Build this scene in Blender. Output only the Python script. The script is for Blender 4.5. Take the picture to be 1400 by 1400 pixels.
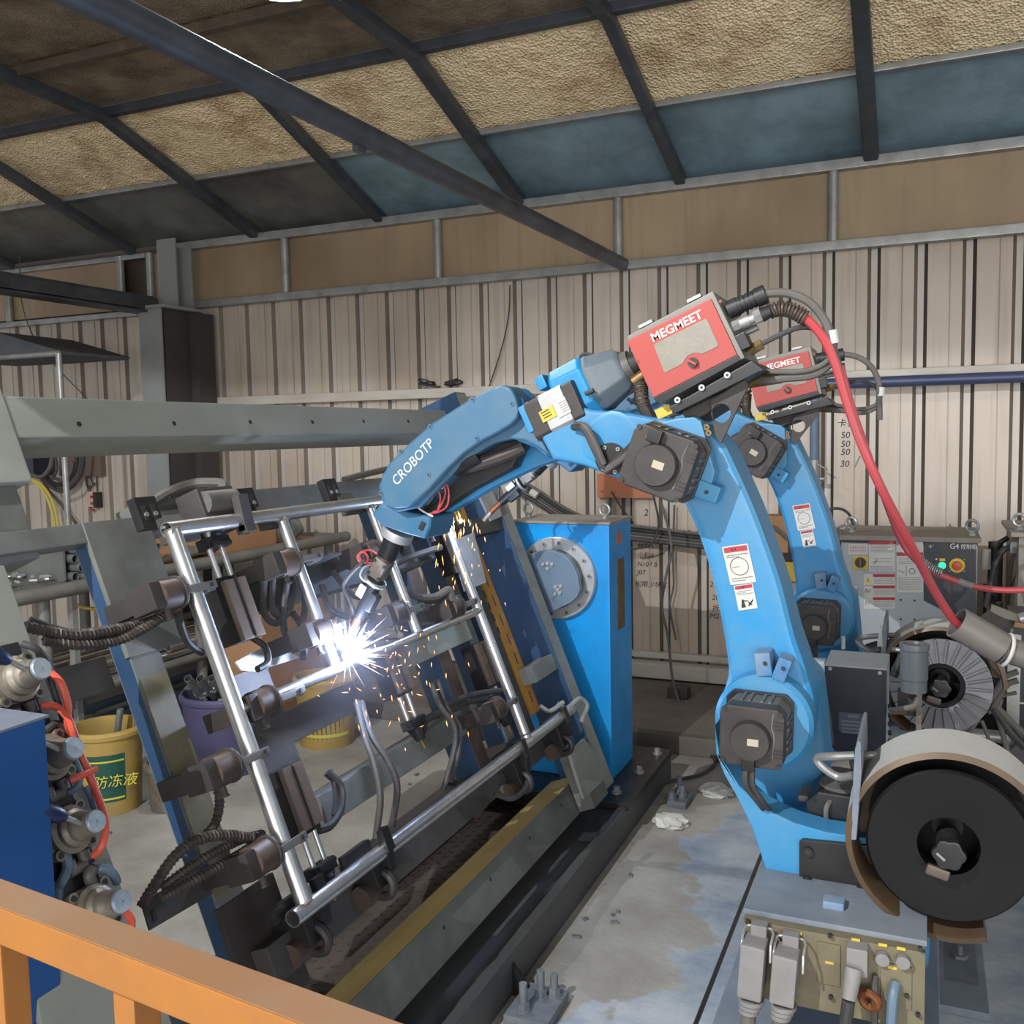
import bpy, bmesh, math, random
from mathutils import Vector, Matrix
random.seed(7)
PI = math.pi
for o in list(bpy.data.objects): bpy.data.objects.remove(o)
SC = bpy.context.scene
COL = SC.collection
# ------------------------------------------------------------------ camera
CAM_H, FPX = 1.5, 1298.18
def _basis(yaw, pitch, roll):
    y, p, r = map(math.radians, (yaw, pitch, roll))
    F = Vector((-math.sin(y)*math.cos(p), math.cos(y)*math.cos(p), -math.sin(p)))
    R0 = Vector((math.cos(y), math.sin(y), 0)); U0 = R0.cross(F)
    return F, R0*math.cos(r)+U0*math.sin(r), -R0*math.sin(r)+U0*math.cos(r)
CF, CR, CU = _basis(23.6412852, 4.66461052, -1.11489469)
CPOS = Vector((0, 0, CAM_H))
cd = bpy.data.cameras.new('camera'); cam = bpy.data.objects.new('camera', cd); COL.objects.link(cam)
cd.sensor_width = 36; cd.lens = FPX/1400*36; cd.clip_start = .05; cd.clip_end = 200
cam.matrix_world = Matrix(((CR.x, CU.x, -CF.x, 0), (CR.y, CU.y, -CF.y, 0), (CR.z, CU.z, -CF.z, CAM_H), (0, 0, 0, 1)))
SC.camera = cam
# ------------------------------------------------------------------ light and exposure
SC.view_settings.view_transform = 'Standard'
SC.view_settings.look = 'None'
SC.view_settings.exposure = 0.18
SC.view_settings.gamma = 1
SC.view_settings.use_curve_mapping = False
W = bpy.data.worlds.new('daylight'); SC.world = W; W.use_nodes = True
bg = W.node_tree.nodes['Background']; bg.inputs[0].default_value = (.92, .96, 1, 1); bg.inputs[1].default_value = .55
def area_lamp(name, loc, target, sx, sy, power, col=(1, 1, 1)):
    l = bpy.data.lights.new(name, 'AREA'); l.shape = 'RECTANGLE'; l.size = sx; l.size_y = sy; l.energy = power; l.color = col
    o = bpy.data.objects.new(name, l); COL.objects.link(o); o.location = loc
    o.rotation_euler = (Vector(target)-Vector(loc)).to_track_quat('-Z', 'Y').to_euler(); return o
def point_lamp(name, loc, power, r, col=(1, 1, 1)):
    l = bpy.data.lights.new(name, 'POINT'); l.energy = power; l.shadow_soft_size = r; l.color = col
    o = bpy.data.objects.new(name, l); COL.objects.link(o); o.location = loc; return o
area_lamp('open_door_daylight', (1.2, -4.2, 1.45), (-.6, 5.0, 1.9), 5.0, 2.6, 215, (1, .97, .93))
LAMP_A, LAMP_B, LAMP_C = Vector((-2.06, 2.80, 3.04)), Vector((2.0, 2.6, 3.04)), Vector((-1.57, -1.2, 3.28))
point_lamp('high_bay_light', LAMP_A+Vector((0, 0, .06)), 62, .012, (.97, .99, 1))
point_lamp('high_bay_light', LAMP_C+Vector((0, 0, .035)), 560, .008, (.98, .99, 1))
point_lamp('high_bay_light', LAMP_B+Vector((0, 0, .035)), 22, .035, (.97, .99, 1))
# ------------------------------------------------------------------ where a sight line of the photo meets a known plane of the shop
def ray(px, py): return CF + CR*((px-700)/FPX) - CU*((py-700)/FPX)
def at_y(px, py, Y): d = ray(px, py); return CPOS + d*(Y/d.y)
def at_x(px, py, X): d = ray(px, py); return CPOS + d*(X/d.x)
def at_z(px, py, Z): d = ray(px, py); return CPOS + d*((Z-CAM_H)/d.z)
# ------------------------------------------------------------------ objects
def put(name, data, parent=None, mat=None):
    o = bpy.data.objects.new(name, data); COL.objects.link(o)
    if parent is not None:
        o.parent = parent; o.matrix_parent_inverse = Matrix.Translation(-Vector(parent.location)) if parent.type == 'EMPTY' else Matrix()
    if mat is not None: data.materials.append(mat)
    return o
def thing(name, label, cat, loc, group=None):
    o = bpy.data.objects.new(name, None); COL.objects.link(o); o.location = loc; o.empty_display_size = .05
    return tag(o, label, cat, group)
def tag(o, label, cat, group=None):
    o['label'] = label; o['category'] = cat
    if group: o['group'] = group
    return o
def struct(o): o['kind'] = 'structure'; return o
def stuff(o): o['kind'] = 'stuff'; return o
def frame_to(d, up=(0, 0, 1)):
    d = Vector(d).normalized(); u = Vector(up)
    if abs(d.dot(u)) > .98: u = Vector((0, 1, 0)) if abs(d.y) < .9 else Vector((1, 0, 0))
    x = u.cross(d).normalized(); y = d.cross(x)
    return Matrix((x, y, d)).transposed()
def catmull(pts, n=6):
    P = [Vector(p) for p in pts]
    if len(P) < 3: return P
    out = []
    for i in range(len(P)-1):
        p0 = P[i-1] if i else P[0]*2-P[1]; p1 = P[i]; p2 = P[i+1]; p3 = P[i+2] if i+2 < len(P) else P[-1]*2-P[-2]
        for k in range(n):
            t = k/n
            out.append(.5*((2*p1)+(p2-p0)*t+(2*p0-5*p1+4*p2-p3)*t*t+(3*p1-p0-3*p2+p3)*t**3))
    out.append(P[-1]); return out
class MB:
    def __init__(s): s.bm = bmesh.new(); s.mi = 0
    def face(s, vs):
        try: f = s.bm.faces.new(vs); f.material_index = s.mi; return f
        except ValueError: return None
    def m(s, i): s.mi = i; return s
    def box(s, c, d, R=None):
        c = Vector(c); R = R or Matrix.Identity(3); h = [x/2 for x in d]
        v = [s.bm.verts.new(c+R@Vector((sx*h[0], sy*h[1], sz*h[2]))) for sx in (-1, 1) for sy in (-1, 1) for sz in (-1, 1)]
        for q in ((0, 1, 3, 2), (4, 6, 7, 5), (0, 4, 5, 1), (2, 3, 7, 6), (0, 2, 6, 4), (1, 5, 7, 3)): s.face([v[i] for i in q])
        return s
    def bbox(s, a, b): a = Vector(a); b = Vector(b); return s.box((a+b)/2, [abs(x) for x in (b-a)])
    def bar(s, p0, p1, w, h, up=(0, 0, 1)):
        p0 = Vector(p0); p1 = Vector(p1); return s.box((p0+p1)/2, (w, h, (p1-p0).length), frame_to(p1-p0, up))
    def ring(s, c, R, r, n): return [s.bm.verts.new(c+R@Vector((r*math.cos(2*PI*i/n), r*math.sin(2*PI*i/n), 0))) for i in range(n)]
    def join(s, a, b):
        n = len(a)
        for i in range(n): s.face((a[i], a[(i+1) % n], b[(i+1) % n], b[i]))
    def cyl(s, p0, p1, r0, r1=None, n=16, cap=True):
        p0 = Vector(p0); p1 = Vector(p1); R = frame_to(p1-p0); r1 = r0 if r1 is None else r1
        a = s.ring(p0, R, r0, n); b = s.ring(p1, R, r1, n); s.join(a, b)
        if cap: s.face(a[::-1]); s.face(b)
        return s
    def pipe(s, p0, p1, r, t=.003, n=14):
        p0 = Vector(p0); p1 = Vector(p1); R = frame_to(p1-p0)
        a = s.ring(p0, R, r, n); b = s.ring(p1, R, r, n); c = s.ring(p0, R, r-t, n); d = s.ring(p1, R, r-t, n)
        s.join(a, b); s.join(d, c); s.join(c, a); s.join(b, d); return s
    def lathe(s, prof, o, ax, n=32, a0=0, a1=2*PI, up=(0, 0, 1)):
        # prof: (radius, height) along the axis
        o = Vector(o); R = frame_to(ax, up); full = abs(a1-a0-2*PI) < 1e-6; m = n if full else n+1
        rings = []
        for r, h in prof:
            rings.append([s.bm.verts.new(o+R@Vector((r*math.cos(a0+(a1-a0)*i/n), r*math.sin(a0+(a1-a0)*i/n), h))) for i in range(m)])
        for a, b in zip(rings, rings[1:]):
            for i in range(n): j = (i+1) % m; s.face((a[i], a[j], b[j], b[i]))
        if not full and len(prof) > 3 and prof[0] == prof[-1]: pass
        return s
    def tube(s, pts, r, n=8, smooth=5, cap=True):
        P = catmull(pts, smooth) if smooth else [Vector(p) for p in pts]
        rings = []; R = None
        for i, p in enumerate(P):
            d = (P[min(i+1, len(P)-1)]-P[max(i-1, 0)]).normalized()
            if R is None: R = frame_to(d)
            else:
                z = R.col[2]; q = z.rotation_difference(d).to_matrix(); R = q@R
            rr = r(i/(len(P)-1)) if callable(r) else r
            rings.append(s.ring(p, R, rr, n))
        for a, b in zip(rings, rings[1:]): s.join(a, b)
        if cap: s.face(rings[0][::-1]); s.face(rings[-1])
        return s
    def spring(s, pts, r, wire, turns, n=5, per=10):
        P = catmull(pts, 8); L = [0]
        for a, b in zip(P, P[1:]): L.append(L[-1]+(b-a).length)
        out = []; N = turns*per
        for k in range(N+1):
            t = L[-1]*k/N; i = max(j for j in range(len(L)) if L[j] <= t+1e-9); i = min(i, len(P)-2)
            f = (t-L[i])/max(L[i+1]-L[i], 1e-9); p = P[i].lerp(P[i+1], f); R = frame_to(P[i+1]-P[i])
            a = 2*PI*k/per; out.append(p+R@Vector((r*math.cos(a), r*math.sin(a), 0)))
        return s.tube(out, wire, n, 0)
    def prism(s, pts, y0, y1):
        # pts: (x, z) outline, pushed along y
        a = [s.bm.verts.new((p[0], y0, p[1])) for p in pts]; b = [s.bm.verts.new((p[0], y1, p[1])) for p in pts]
        s.join(a, b); s.face(a[::-1]); s.face(b); return s
    def fprism(s, pts, O, u, v, w, d0, d1):
        O = Vector(O); u = Vector(u); v = Vector(v); w = Vector(w)
        a = [s.bm.verts.new(O+u*p[0]+v*p[1]+w*d0) for p in pts]; b = [s.bm.verts.new(O+u*p[0]+v*p[1]+w*d1) for p in pts]
        s.join(a, b); s.face(a[::-1]); s.face(b); return s
    def quad(s, *p): s.face([s.bm.verts.new(q) for q in p]); return s
    def torus(s, c, ax, R0, r, n=20, k=8, a0=0, a1=2*PI):
        R = frame_to(ax); c = Vector(c)
        full = abs(a1-a0-2*PI) < 1e-6
        pts = [c+R@Vector((R0*math.cos(a0+(a1-a0)*i/n), R0*math.sin(a0+(a1-a0)*i/n), 0)) for i in range(n+1)]
        if not full: return s.tube(pts, r, k, 0)
        rings = []
        for i in range(n):
            a = 2*PI*i/n; e = R@Vector((math.cos(a), math.sin(a), 0)); z = R.col[2]
            rings.append([s.bm.verts.new(c+e*(R0+r*math.cos(2*PI*j/k))+z*(r*math.sin(2*PI*j/k))) for j in range(k)])
        for i in range(n): s.join(rings[i], rings[(i+1) % n])
        return s
    def build(s, name, mats, parent=None, bev=0, smooth=35, seg=2):
        me = bpy.data.meshes.new(name)
        bmesh.ops.recalc_face_normals(s.bm, faces=s.bm.faces)
        if bev:
            es = [e for e in s.bm.edges if len(e.link_faces) == 2 and e.calc_face_angle(0) > .55]
            if es:
                bmesh.ops.bevel(s.bm, geom=es, offset=bev, segments=seg, affect='EDGES', profile=.6, clamp_overlap=True)
        s.bm.to_mesh(me); s.bm.free()
        for m in (mats if isinstance(mats, (list, tuple)) else [mats]): me.materials.append(m)
        if smooth:
            for p in me.polygons: p.use_smooth = True
            me.set_sharp_from_angle(angle=math.radians(smooth))
        o = put(name, me, parent)
        if bev and smooth:
            w = o.modifiers.new('even_normals', 'WEIGHTED_NORMAL'); w.keep_sharp = True; w.weight = 50
        return o
def copy_tree(o, parent=None):
    c = o.copy(); COL.objects.link(c)
    if parent is not None:
        inv = o.matrix_parent_inverse.copy(); c.parent = parent; c.matrix_parent_inverse = inv
    for ch in list(o.children): copy_tree(ch, c)
    return c
def text(name, s, h, O, u, v, mat, parent=None, thick=.0006, align='LEFT', shear=0, bold=0, sx=1):
    # flat print: a line of letters h tall, baseline from O along u, letters rise along v
    cu = bpy.data.curves.new('print', 'FONT'); cu.body = s; cu.size = h/.72; cu.align_x = align; cu.resolution_u = 3; cu.shear = shear; cu.offset = bold
    t = bpy.data.objects.new('print', cu); COL.objects.link(t)
    bpy.context.view_layer.update()
    me = bpy.data.meshes.new_from_object(t.evaluated_get(bpy.context.evaluated_depsgraph_get()))
    bpy.data.objects.remove(t); bpy.data.curves.remove(cu)
    O = Vector(O); u = Vector(u).normalized(); v = Vector(v); v = (v-u*v.dot(u)).normalized(); w = u.cross(v)
    for p in me.vertices: p.co = O + u*(p.co.x*sx) + v*p.co.y + w*(thick if True else 0)
    me.name = name; me.materials.clear()
    return put(name, me, parent, mat)
# ------------------------------------------------------------------ materials
def lin(c): return tuple((x/12.92 if x <= .04045 else ((x+.055)/1.055)**2.4) for x in c)
def rgb(r, g, b): return lin((r/255, g/255, b/255))
def M(name, col, rough=.5, metal=0, dirt=None, amt=0, scale=6, stretch=(1, 1, 1), bump=0, bscale=80, fine=0, rvar=.1, emit=None, espow=0, spec=.5):
    m = bpy.data.materials.new(name); m.use_nodes = True; nt = m.node_tree; N = nt.nodes; L = nt.links
    b = N['Principled BSDF']; b.inputs['Base Color'].default_value = (*col, 1); b.inputs['Roughness'].default_value = rough
    b.inputs['Metallic'].default_value = metal; b.inputs['Specular IOR Level'].default_value = spec
    if emit: b.inputs['Emission Color'].default_value = (*emit, 1); b.inputs['Emission Strength'].default_value = espow
    if amt or bump or fine:
        tc = N.new('ShaderNodeTexCoord'); mp = N.new('ShaderNodeMapping'); mp.inputs['Scale'].default_value = stretch; L.new(tc.outputs['Object'], mp.inputs[0])
    if amt:
        n = N.new('ShaderNodeTexNoise'); n.inputs['Scale'].default_value = scale; n.inputs['Detail'].default_value = 7; n.inputs['Roughness'].default_value = .65; L.new(mp.outputs[0], n.inputs[0])
        r = N.new('ShaderNodeValToRGB'); r.color_ramp.elements[0].position = .5-.16; r.color_ramp.elements[1].position = .5+.22
        r.color_ramp.elements[0].color = (0, 0, 0, 1); r.color_ramp.elements[1].color = (amt, amt, amt, 1); L.new(n.outputs['Fac'], r.inputs[0])
        mx = N.new('ShaderNodeMix'); mx.data_type = 'RGBA'; mx.inputs['A'].default_value = (*col, 1); mx.inputs['B'].default_value = (*(dirt or (.1, .09, .08)), 1)
        L.new(r.outputs[0], mx.inputs['Factor']); L.new(mx.outputs['Result'], b.inputs['Base Color'])
        mr = N.new('ShaderNodeMapRange'); mr.inputs['To Min'].default_value = max(.02, rough-rvar); mr.inputs['To Max'].default_value = min(1, rough+rvar); L.new(n.outputs['Fac'], mr.inputs['Value']); L.new(mr.outputs[0], b.inputs['Roughness'])
    if bump:
        n2 = N.new('ShaderNodeTexNoise'); n2.inputs['Scale'].default_value = bscale; n2.inputs['Detail'].default_value = 4; L.new(mp.outputs[0], n2.inputs[0])
        bp = N.new('ShaderNodeBump'); bp.inputs['Strength'].default_value = bump; bp.inputs['Distance'].default_value = .01; L.new(n2.outputs['Fac'], bp.inputs['Height']); L.new(bp.outputs[0], b.inputs['Normal'])
    return m
BLUE = M('robot_blue_paint', rgb(20, 134, 190), .42, 0, rgb(112, 142, 158), .6, 5, bump=.05, bscale=60)
BLUE_FORE = M('robot_forearm_paint', rgb(50, 104, 138), .5, 0, rgb(96, 118, 132), .75, 6)
BLUE_DUST = M('dusty_blue_paint', rgb(62, 118, 165), .7, 0, rgb(150, 155, 158), .9, 9)
BLUE_CAB = M('cabinet_blue_paint', rgb(12, 74, 138), .45, 0, rgb(40, 80, 140), .5, 4)
BLUE_TOWER = M('tower_blue_paint', rgb(12, 152, 226), .4, 0, rgb(40, 100, 150), .5, 5)
BLUE_FIX = M('fixture_blue_paint', rgb(26, 64, 102), .5, 0, rgb(56, 72, 86), .6, 6)
GREY_FIX = M('fixture_grey_paint', rgb(116, 119, 114), .55, 0, rgb(70, 68, 64), .75, 5)
GREY_RAIL = M('rail_grey_paint', rgb(150, 153, 144), .5, 0, rgb(100, 100, 94), .6, 4, stretch=(1, .35, 1))
GREY_DARK = M('dark_grey_steel', rgb(76, 74, 72), .55, .1, rgb(48, 42, 38), .7, 6)
BARE_EDGE = M('bare_ochre_face', rgb(220, 194, 122), .6, 0, rgb(150, 124, 72), .7, 7, stretch=(1, .25, 1))
OCHRE = M('ochre_rail_paint', rgb(196, 140, 56), .55, 0, rgb(140, 96, 40), .5, 8)
BASE_BLK = M('base_beam_paint', rgb(62, 64, 66), .5, 0, rgb(96, 96, 94), .5, 5, stretch=(1, .3, 1))
STEEL = M('bright_steel_tube', rgb(222, 222, 222), .3, .92, rgb(160, 156, 150), .5, 14, rvar=.08)
ALU = M('aluminium', rgb(196, 198, 198), .4, .55, rgb(120, 116, 110), .5, 12)
ALU_DIRTY = M('dirty_cast_aluminium', rgb(150, 143, 132), .5, .5, rgb(84, 70, 58), .8, 14)
BRONZE = M('sooty_brown_cylinder', rgb(104, 90, 80), .5, .4, rgb(60, 50, 46), .8, 12)
CLAMPBLK = M('sooty_clamp_shaded_plate', rgb(62, 57, 54), .55, .1, rgb(40, 36, 34), .7, 9)
SLIDEF = M('brownish_slide_face', rgb(122, 106, 94), .5, .2, rgb(88, 76, 68), .6, 9)
BLACK = M('black_plastic', rgb(34, 34, 36), .5, 0, rgb(70, 66, 62), .5, 14)
BLACK2 = M('black_painted_metal', rgb(28, 28, 31), .38, .1, rgb(60, 58, 56), .4, 8)
MOTOR = M('dark_motor_housing', rgb(50, 46, 45), .55, .1, rgb(78, 72, 67), .7, 12)
MOTORFIN = M('dusty_motor_fins', rgb(86, 84, 80), .55, .2, rgb(130, 128, 122), .7, 12)
DARKBOX = M('dark_panel', rgb(42, 44, 50), .42, 0, rgb(66, 68, 74), .5, 5)
RED = M('feeder_red_paint', rgb(174, 60, 52), .5, 0, rgb(154, 92, 84), .55, 5)
REDHOSE = M('red_hose_rubber', rgb(186, 64, 70), .42, 0, rgb(150, 90, 90), .5, 9)
REDAIR = M('orange_red_air_hose', rgb(216, 92, 70), .45)
CABLE = M('black_cable_rubber', rgb(46, 46, 46), .6, 0, rgb(96, 92, 88), .5, 12)
CABLEG = M('grey_dusty_cable', rgb(104, 100, 94), .7, 0, rgb(66, 62, 60), .6, 12)
CORR = M('corrugated_conduit', rgb(74, 66, 60), .55, 0, rgb(44, 40, 38), .6, 10)
WHITE = M('white_print_paper', rgb(206, 204, 196), .6, 0, rgb(170, 166, 158), .4, 12)
REDPRINT = M('red_print', rgb(170, 50, 60), .5)
INK = M('black_print', rgb(40, 40, 44), .6)
GREYINK = M('grey_print', rgb(120, 120, 120), .6)
WHITEINK = M('white_print', rgb(226, 224, 220), .5)
YELLOW = M('yellow_sticker', rgb(214, 184, 60), .5, 0, rgb(170, 150, 80), .4, 20)
ORANGE = M('orange_rail_paint', rgb(160, 102, 38), .6, 0, rgb(120, 84, 54), .55, 5)
ORANGE_DUST = M('dusty_orange_top', rgb(132, 106, 82), .8, 0, rgb(142, 94, 52), .7, 6)
CABGREY = M('cabinet_light_grey', rgb(168, 174, 176), .5, 0, rgb(140, 144, 146), .4, 3)
CABTOP = M('cabinet_dusty_top', rgb(150, 142, 130), .8, 0, rgb(110, 106, 100), .5, 8)
RAILW = M('pale_rail_paint', rgb(196, 190, 180), .5, .1, rgb(150, 140, 128), .6, 8, stretch=(.3, 1, 1))
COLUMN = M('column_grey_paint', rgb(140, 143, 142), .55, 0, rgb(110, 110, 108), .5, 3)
COLDARK = M('shaded_column_side', rgb(64, 60, 60), .6, 0, rgb(50, 46, 46), .5, 3)  # shade of the column's side recess put into the colour
GALV = M('galvanised_steel', rgb(168, 170, 168), .42, .5, rgb(105, 100, 92), .6, 9)
RAFTER = M('dark_steel_rafter', rgb(84, 90, 98), .45, .4, rgb(48, 46, 46), .7, 6)
RUST = M('sooty_purlin', rgb(74, 68, 62), .6, .2, rgb(130, 110, 80), .5, 12)
GREEN = M('lit_green_button', rgb(30, 220, 120), .3, emit=rgb(30, 255, 140), espow=2.2)
ESTOP = M('red_stop_button', rgb(206, 84, 64), .4)
YELLOWP = M('yellow_plastic', rgb(226, 190, 60), .5)
BROWNK = M('brown_switch_knob', rgb(70, 46, 34), .5)
BUCKETY = M('yellow_bucket_plastic', rgb(178, 146, 66), .5, 0, rgb(140, 124, 90), .8, 9)
BUCKETP = M('purple_grey_drum', rgb(84, 82, 116), .55, 0, rgb(60, 58, 70), .5, 8)
GREENL = M('dark_green_label', rgb(28, 78, 66), .5)
GREENP = M('yellow_green_print', rgb(200, 190, 70), .5)
CARD = M('brown_cardboard', rgb(168, 128, 92), .8, 0, rgb(130, 98, 72), .4, 6)
RACK = M('rack_grey_paint', rgb(128, 128, 122), .55, .2, rgb(86, 80, 72), .6, 6)
SHEETG = M('galvanised_scrap', rgb(150, 156, 156), .4, .6, rgb(90, 96, 96), .6, 18)
SPATTER = M('spatter_coated_spool_cover', rgb(196, 197, 192), .5, 0, rgb(150, 144, 134), .5, 4)
COVERIN = M('brown_cover_inside', rgb(104, 84, 64), .42, .2, rgb(52, 44, 38), .7, 3)
SPOOLBLK = M('black_spool_plastic', rgb(11, 11, 12), .5, 0, rgb(20, 19, 19), .5, 5, spec=.25)
SPOOLGRY = M('grey_spool_plastic', rgb(124, 124, 126), .5, 0, rgb(66, 66, 72), .6, 9)
PLATE = M('dusty_base_plate', rgb(128, 136, 142), .75, .1, rgb(84, 98, 118), .7, 7)
BEIGE = M('connector_panel_beige', rgb(122, 114, 90), .65, 0, rgb(88, 80, 64), .7, 9)
CONN = M('grey_connector_hood', rgb(136, 134, 132), .6, 0, rgb(100, 98, 96), .5, 14)
BRASS = M('brass_fitting', rgb(140, 116, 76), .45, .7, rgb(80, 66, 48), .7, 20)
COPPER = M('copper_braid', rgb(150, 90, 56), .5, .6, rgb(70, 50, 40), .7, 30)
NAVY = M('navy_pipe', rgb(64, 74, 108), .4, .2, rgb(90, 94, 108), .5, 6)
PVCG = M('grey_blue_conduit', rgb(96, 116, 134), .5)
ANCHOR = M('dusty_anchor_steel', rgb(98, 106, 114), .65, .3, rgb(140, 140, 138), .7, 14)
TERRA = M('terracotta_box', rgb(176, 108, 76), .6)
NAVYH = M('navy_lever_grip', rgb(26, 38, 78), .35)
VALVE = M('worn_valve_casting', rgb(156, 148, 134), .45, .5, rgb(92, 84, 74), .7, 16)
VCAP = M('silver_valve_cap', rgb(190, 200, 206), .35, .6, rgb(80, 120, 160), .55, 60)
TARP = M('grey_tarp', rgb(92, 96, 100), .8, 0, rgb(60, 62, 66), .6, 5)
YELLOWC = M('yellow_cable_rubber', rgb(206, 186, 96), .55)
GLASSY = M('scratched_clear_window', rgb(150, 144, 132), .3, .1, rgb(112, 106, 96), .6, 22, bump=.05, bscale=140)
ARC = M('arc_core', (1, 1, 1), .5, emit=(.75, .85, 1), espow=70)
SPARK = M('glowing_spark', (1, .5, .2), .5, emit=(1, .36, .08), espow=1.8)
SPARKW = M('white_hot_spark', (1, .8, .6), .5, emit=(1, .5, .2), espow=1.9)
LAMPM = M('lit_lamp_lens', (1, 1, 1), .5, emit=(.93, .98, 1), espow=14)
# wall sheet: warm grey, streaked along the sheet, sooty towards brown in blotches
def wall_mat(name, base, dark, streak):
    m = bpy.data.materials.new(name); m.use_nodes = True; nt = m.node_tree; N = nt.nodes; L = nt.links; b = N['Principled BSDF']
    b.inputs['Roughness'].default_value = .5; b.inputs['Metallic'].default_value = .15
    tc = N.new('ShaderNodeTexCoord'); gm = N.new('ShaderNodeNewGeometry')
    def noise(sc, stretch, det=6):
        mp = N.new('ShaderNodeMapping'); mp.inputs['Scale'].default_value = stretch; L.new(gm.outputs['Position'], mp.inputs[0])
        n = N.new('ShaderNodeTexNoise'); n.inputs['Scale'].default_value = sc; n.inputs['Detail'].default_value = det; L.new(mp.outputs[0], n.inputs[0]); return n
    def ramp(n, a, c, top=1):
        r = N.new('ShaderNodeValToRGB'); r.color_ramp.elements[0].position = a; r.color_ramp.elements[1].position = c; r.color_ramp.elements[1].color = (top, top, top, 1); L.new(n.outputs['Fac'], r.inputs[0]); return r
    def mix(a, bcol, fac):
        x = N.new('ShaderNodeMix'); x.data_type = 'RGBA'
        if isinstance(a, tuple): x.inputs['A'].default_value = (*a, 1)
        else: L.new(a, x.inputs['A'])
        x.inputs['B'].default_value = (*bcol, 1); L.new(fac.outputs[0], x.inputs['Factor']); return x.outputs['Result']
    c = mix(base, dark, ramp(noise(1.1, (1, 1, .8)), .42, .72, .8))
    c = mix(c, streak, ramp(noise(26, (1, 1, .05), 3), .5, .75, .5))
    L.new(c, b.inputs['Base Color'])
    return m
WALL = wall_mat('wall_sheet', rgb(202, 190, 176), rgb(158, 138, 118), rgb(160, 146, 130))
WALL_RIB = wall_mat('wall_rib_shaded_side', rgb(88, 78, 68), rgb(56, 48, 42), rgb(70, 62, 54))  # shade on the rib's right slope put into a darker colour
WALL_SIDE = wall_mat('wall_rib_left_side', rgb(132, 120, 108), rgb(92, 80, 70), rgb(104, 94, 84))  # left slope: a milder tone of the same painted shade
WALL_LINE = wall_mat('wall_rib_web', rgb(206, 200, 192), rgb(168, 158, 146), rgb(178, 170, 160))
BAND = wall_mat('clerestory_sheet', rgb(172, 150, 120), rgb(120, 98, 74), rgb(140, 120, 96))
# ceiling sheets
def foil_mat(name, base, soot, lo, hi, metal, rough, bump, sc):
    m = bpy.data.materials.new(name); m.use_nodes = True; nt = m.node_tree; N = nt.nodes; L = nt.links; b = N['Principled BSDF']
    b.inputs['Roughness'].default_value = rough; b.inputs['Metallic'].default_value = metal
    gm = N.new('ShaderNodeNewGeometry')
    n = N.new('ShaderNodeTexNoise'); n.inputs['Scale'].default_value = sc; n.inputs['Detail'].default_value = 8; n.inputs['Roughness'].default_value = .7; L.new(gm.outputs['Position'], n.inputs[0])
    r = N.new('ShaderNodeValToRGB'); r.color_ramp.elements[0].position = lo; r.color_ramp.elements[1].position = hi
    r.color_ramp.elements[0].color = (*soot, 1); r.color_ramp.elements[1].color = (*base, 1); L.new(n.outputs['Fac'], r.inputs[0]); L.new(r.outputs[0], b.inputs['Base Color'])
    v = N.new('ShaderNodeTexVoronoi'); v.inputs['Scale'].default_value = 75; L.new(gm.outputs['Position'], v.inputs[0])
    n3 = N.new('ShaderNodeTexNoise'); n3.inputs['Scale'].default_value = 9; n3.inputs['Detail'].default_value = 3; L.new(gm.outputs['Position'], n3.inputs[0])
    mm = N.new('ShaderNodeMath'); mm.operation = 'MULTIPLY_ADD'; mm.inputs[1].default_value = 3; L.new(n3.outputs['Fac'], mm.inputs[0]); L.new(v.outputs['Distance'], mm.inputs[2])
    bp = N.new('ShaderNodeBump'); bp.inputs['Strength'].default_value = bump; bp.inputs['Distance'].default_value = .02; L.new(mm.outputs[0], bp.inputs['Height']); L.new(bp.outputs[0], b.inputs['Normal'])
    return m
FOIL = foil_mat('bubble_foil_insulation', rgb(255, 230, 186), rgb(172, 132, 88), .26, .5, .1, .42, .7, 2.6)
FOILDARK = foil_mat('brown_upper_insulation', rgb(158, 142, 118), rgb(92, 80, 66), .35, .7, .1, .5, .3, 3.2)  # upper courses, browner and darker than the foil course
SHEETD = foil_mat('less_lit_roof_sheet', rgb(128, 130, 124), rgb(84, 84, 80), .35, .7, .1, .42, .05, 2.0)  # left sheets greyer, their weaker light put into the colour
SHEETT = foil_mat('blue_roof_sheet', rgb(140, 166, 178), rgb(100, 122, 130), .35, .65, .1, .4, .05, 2.0)
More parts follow.
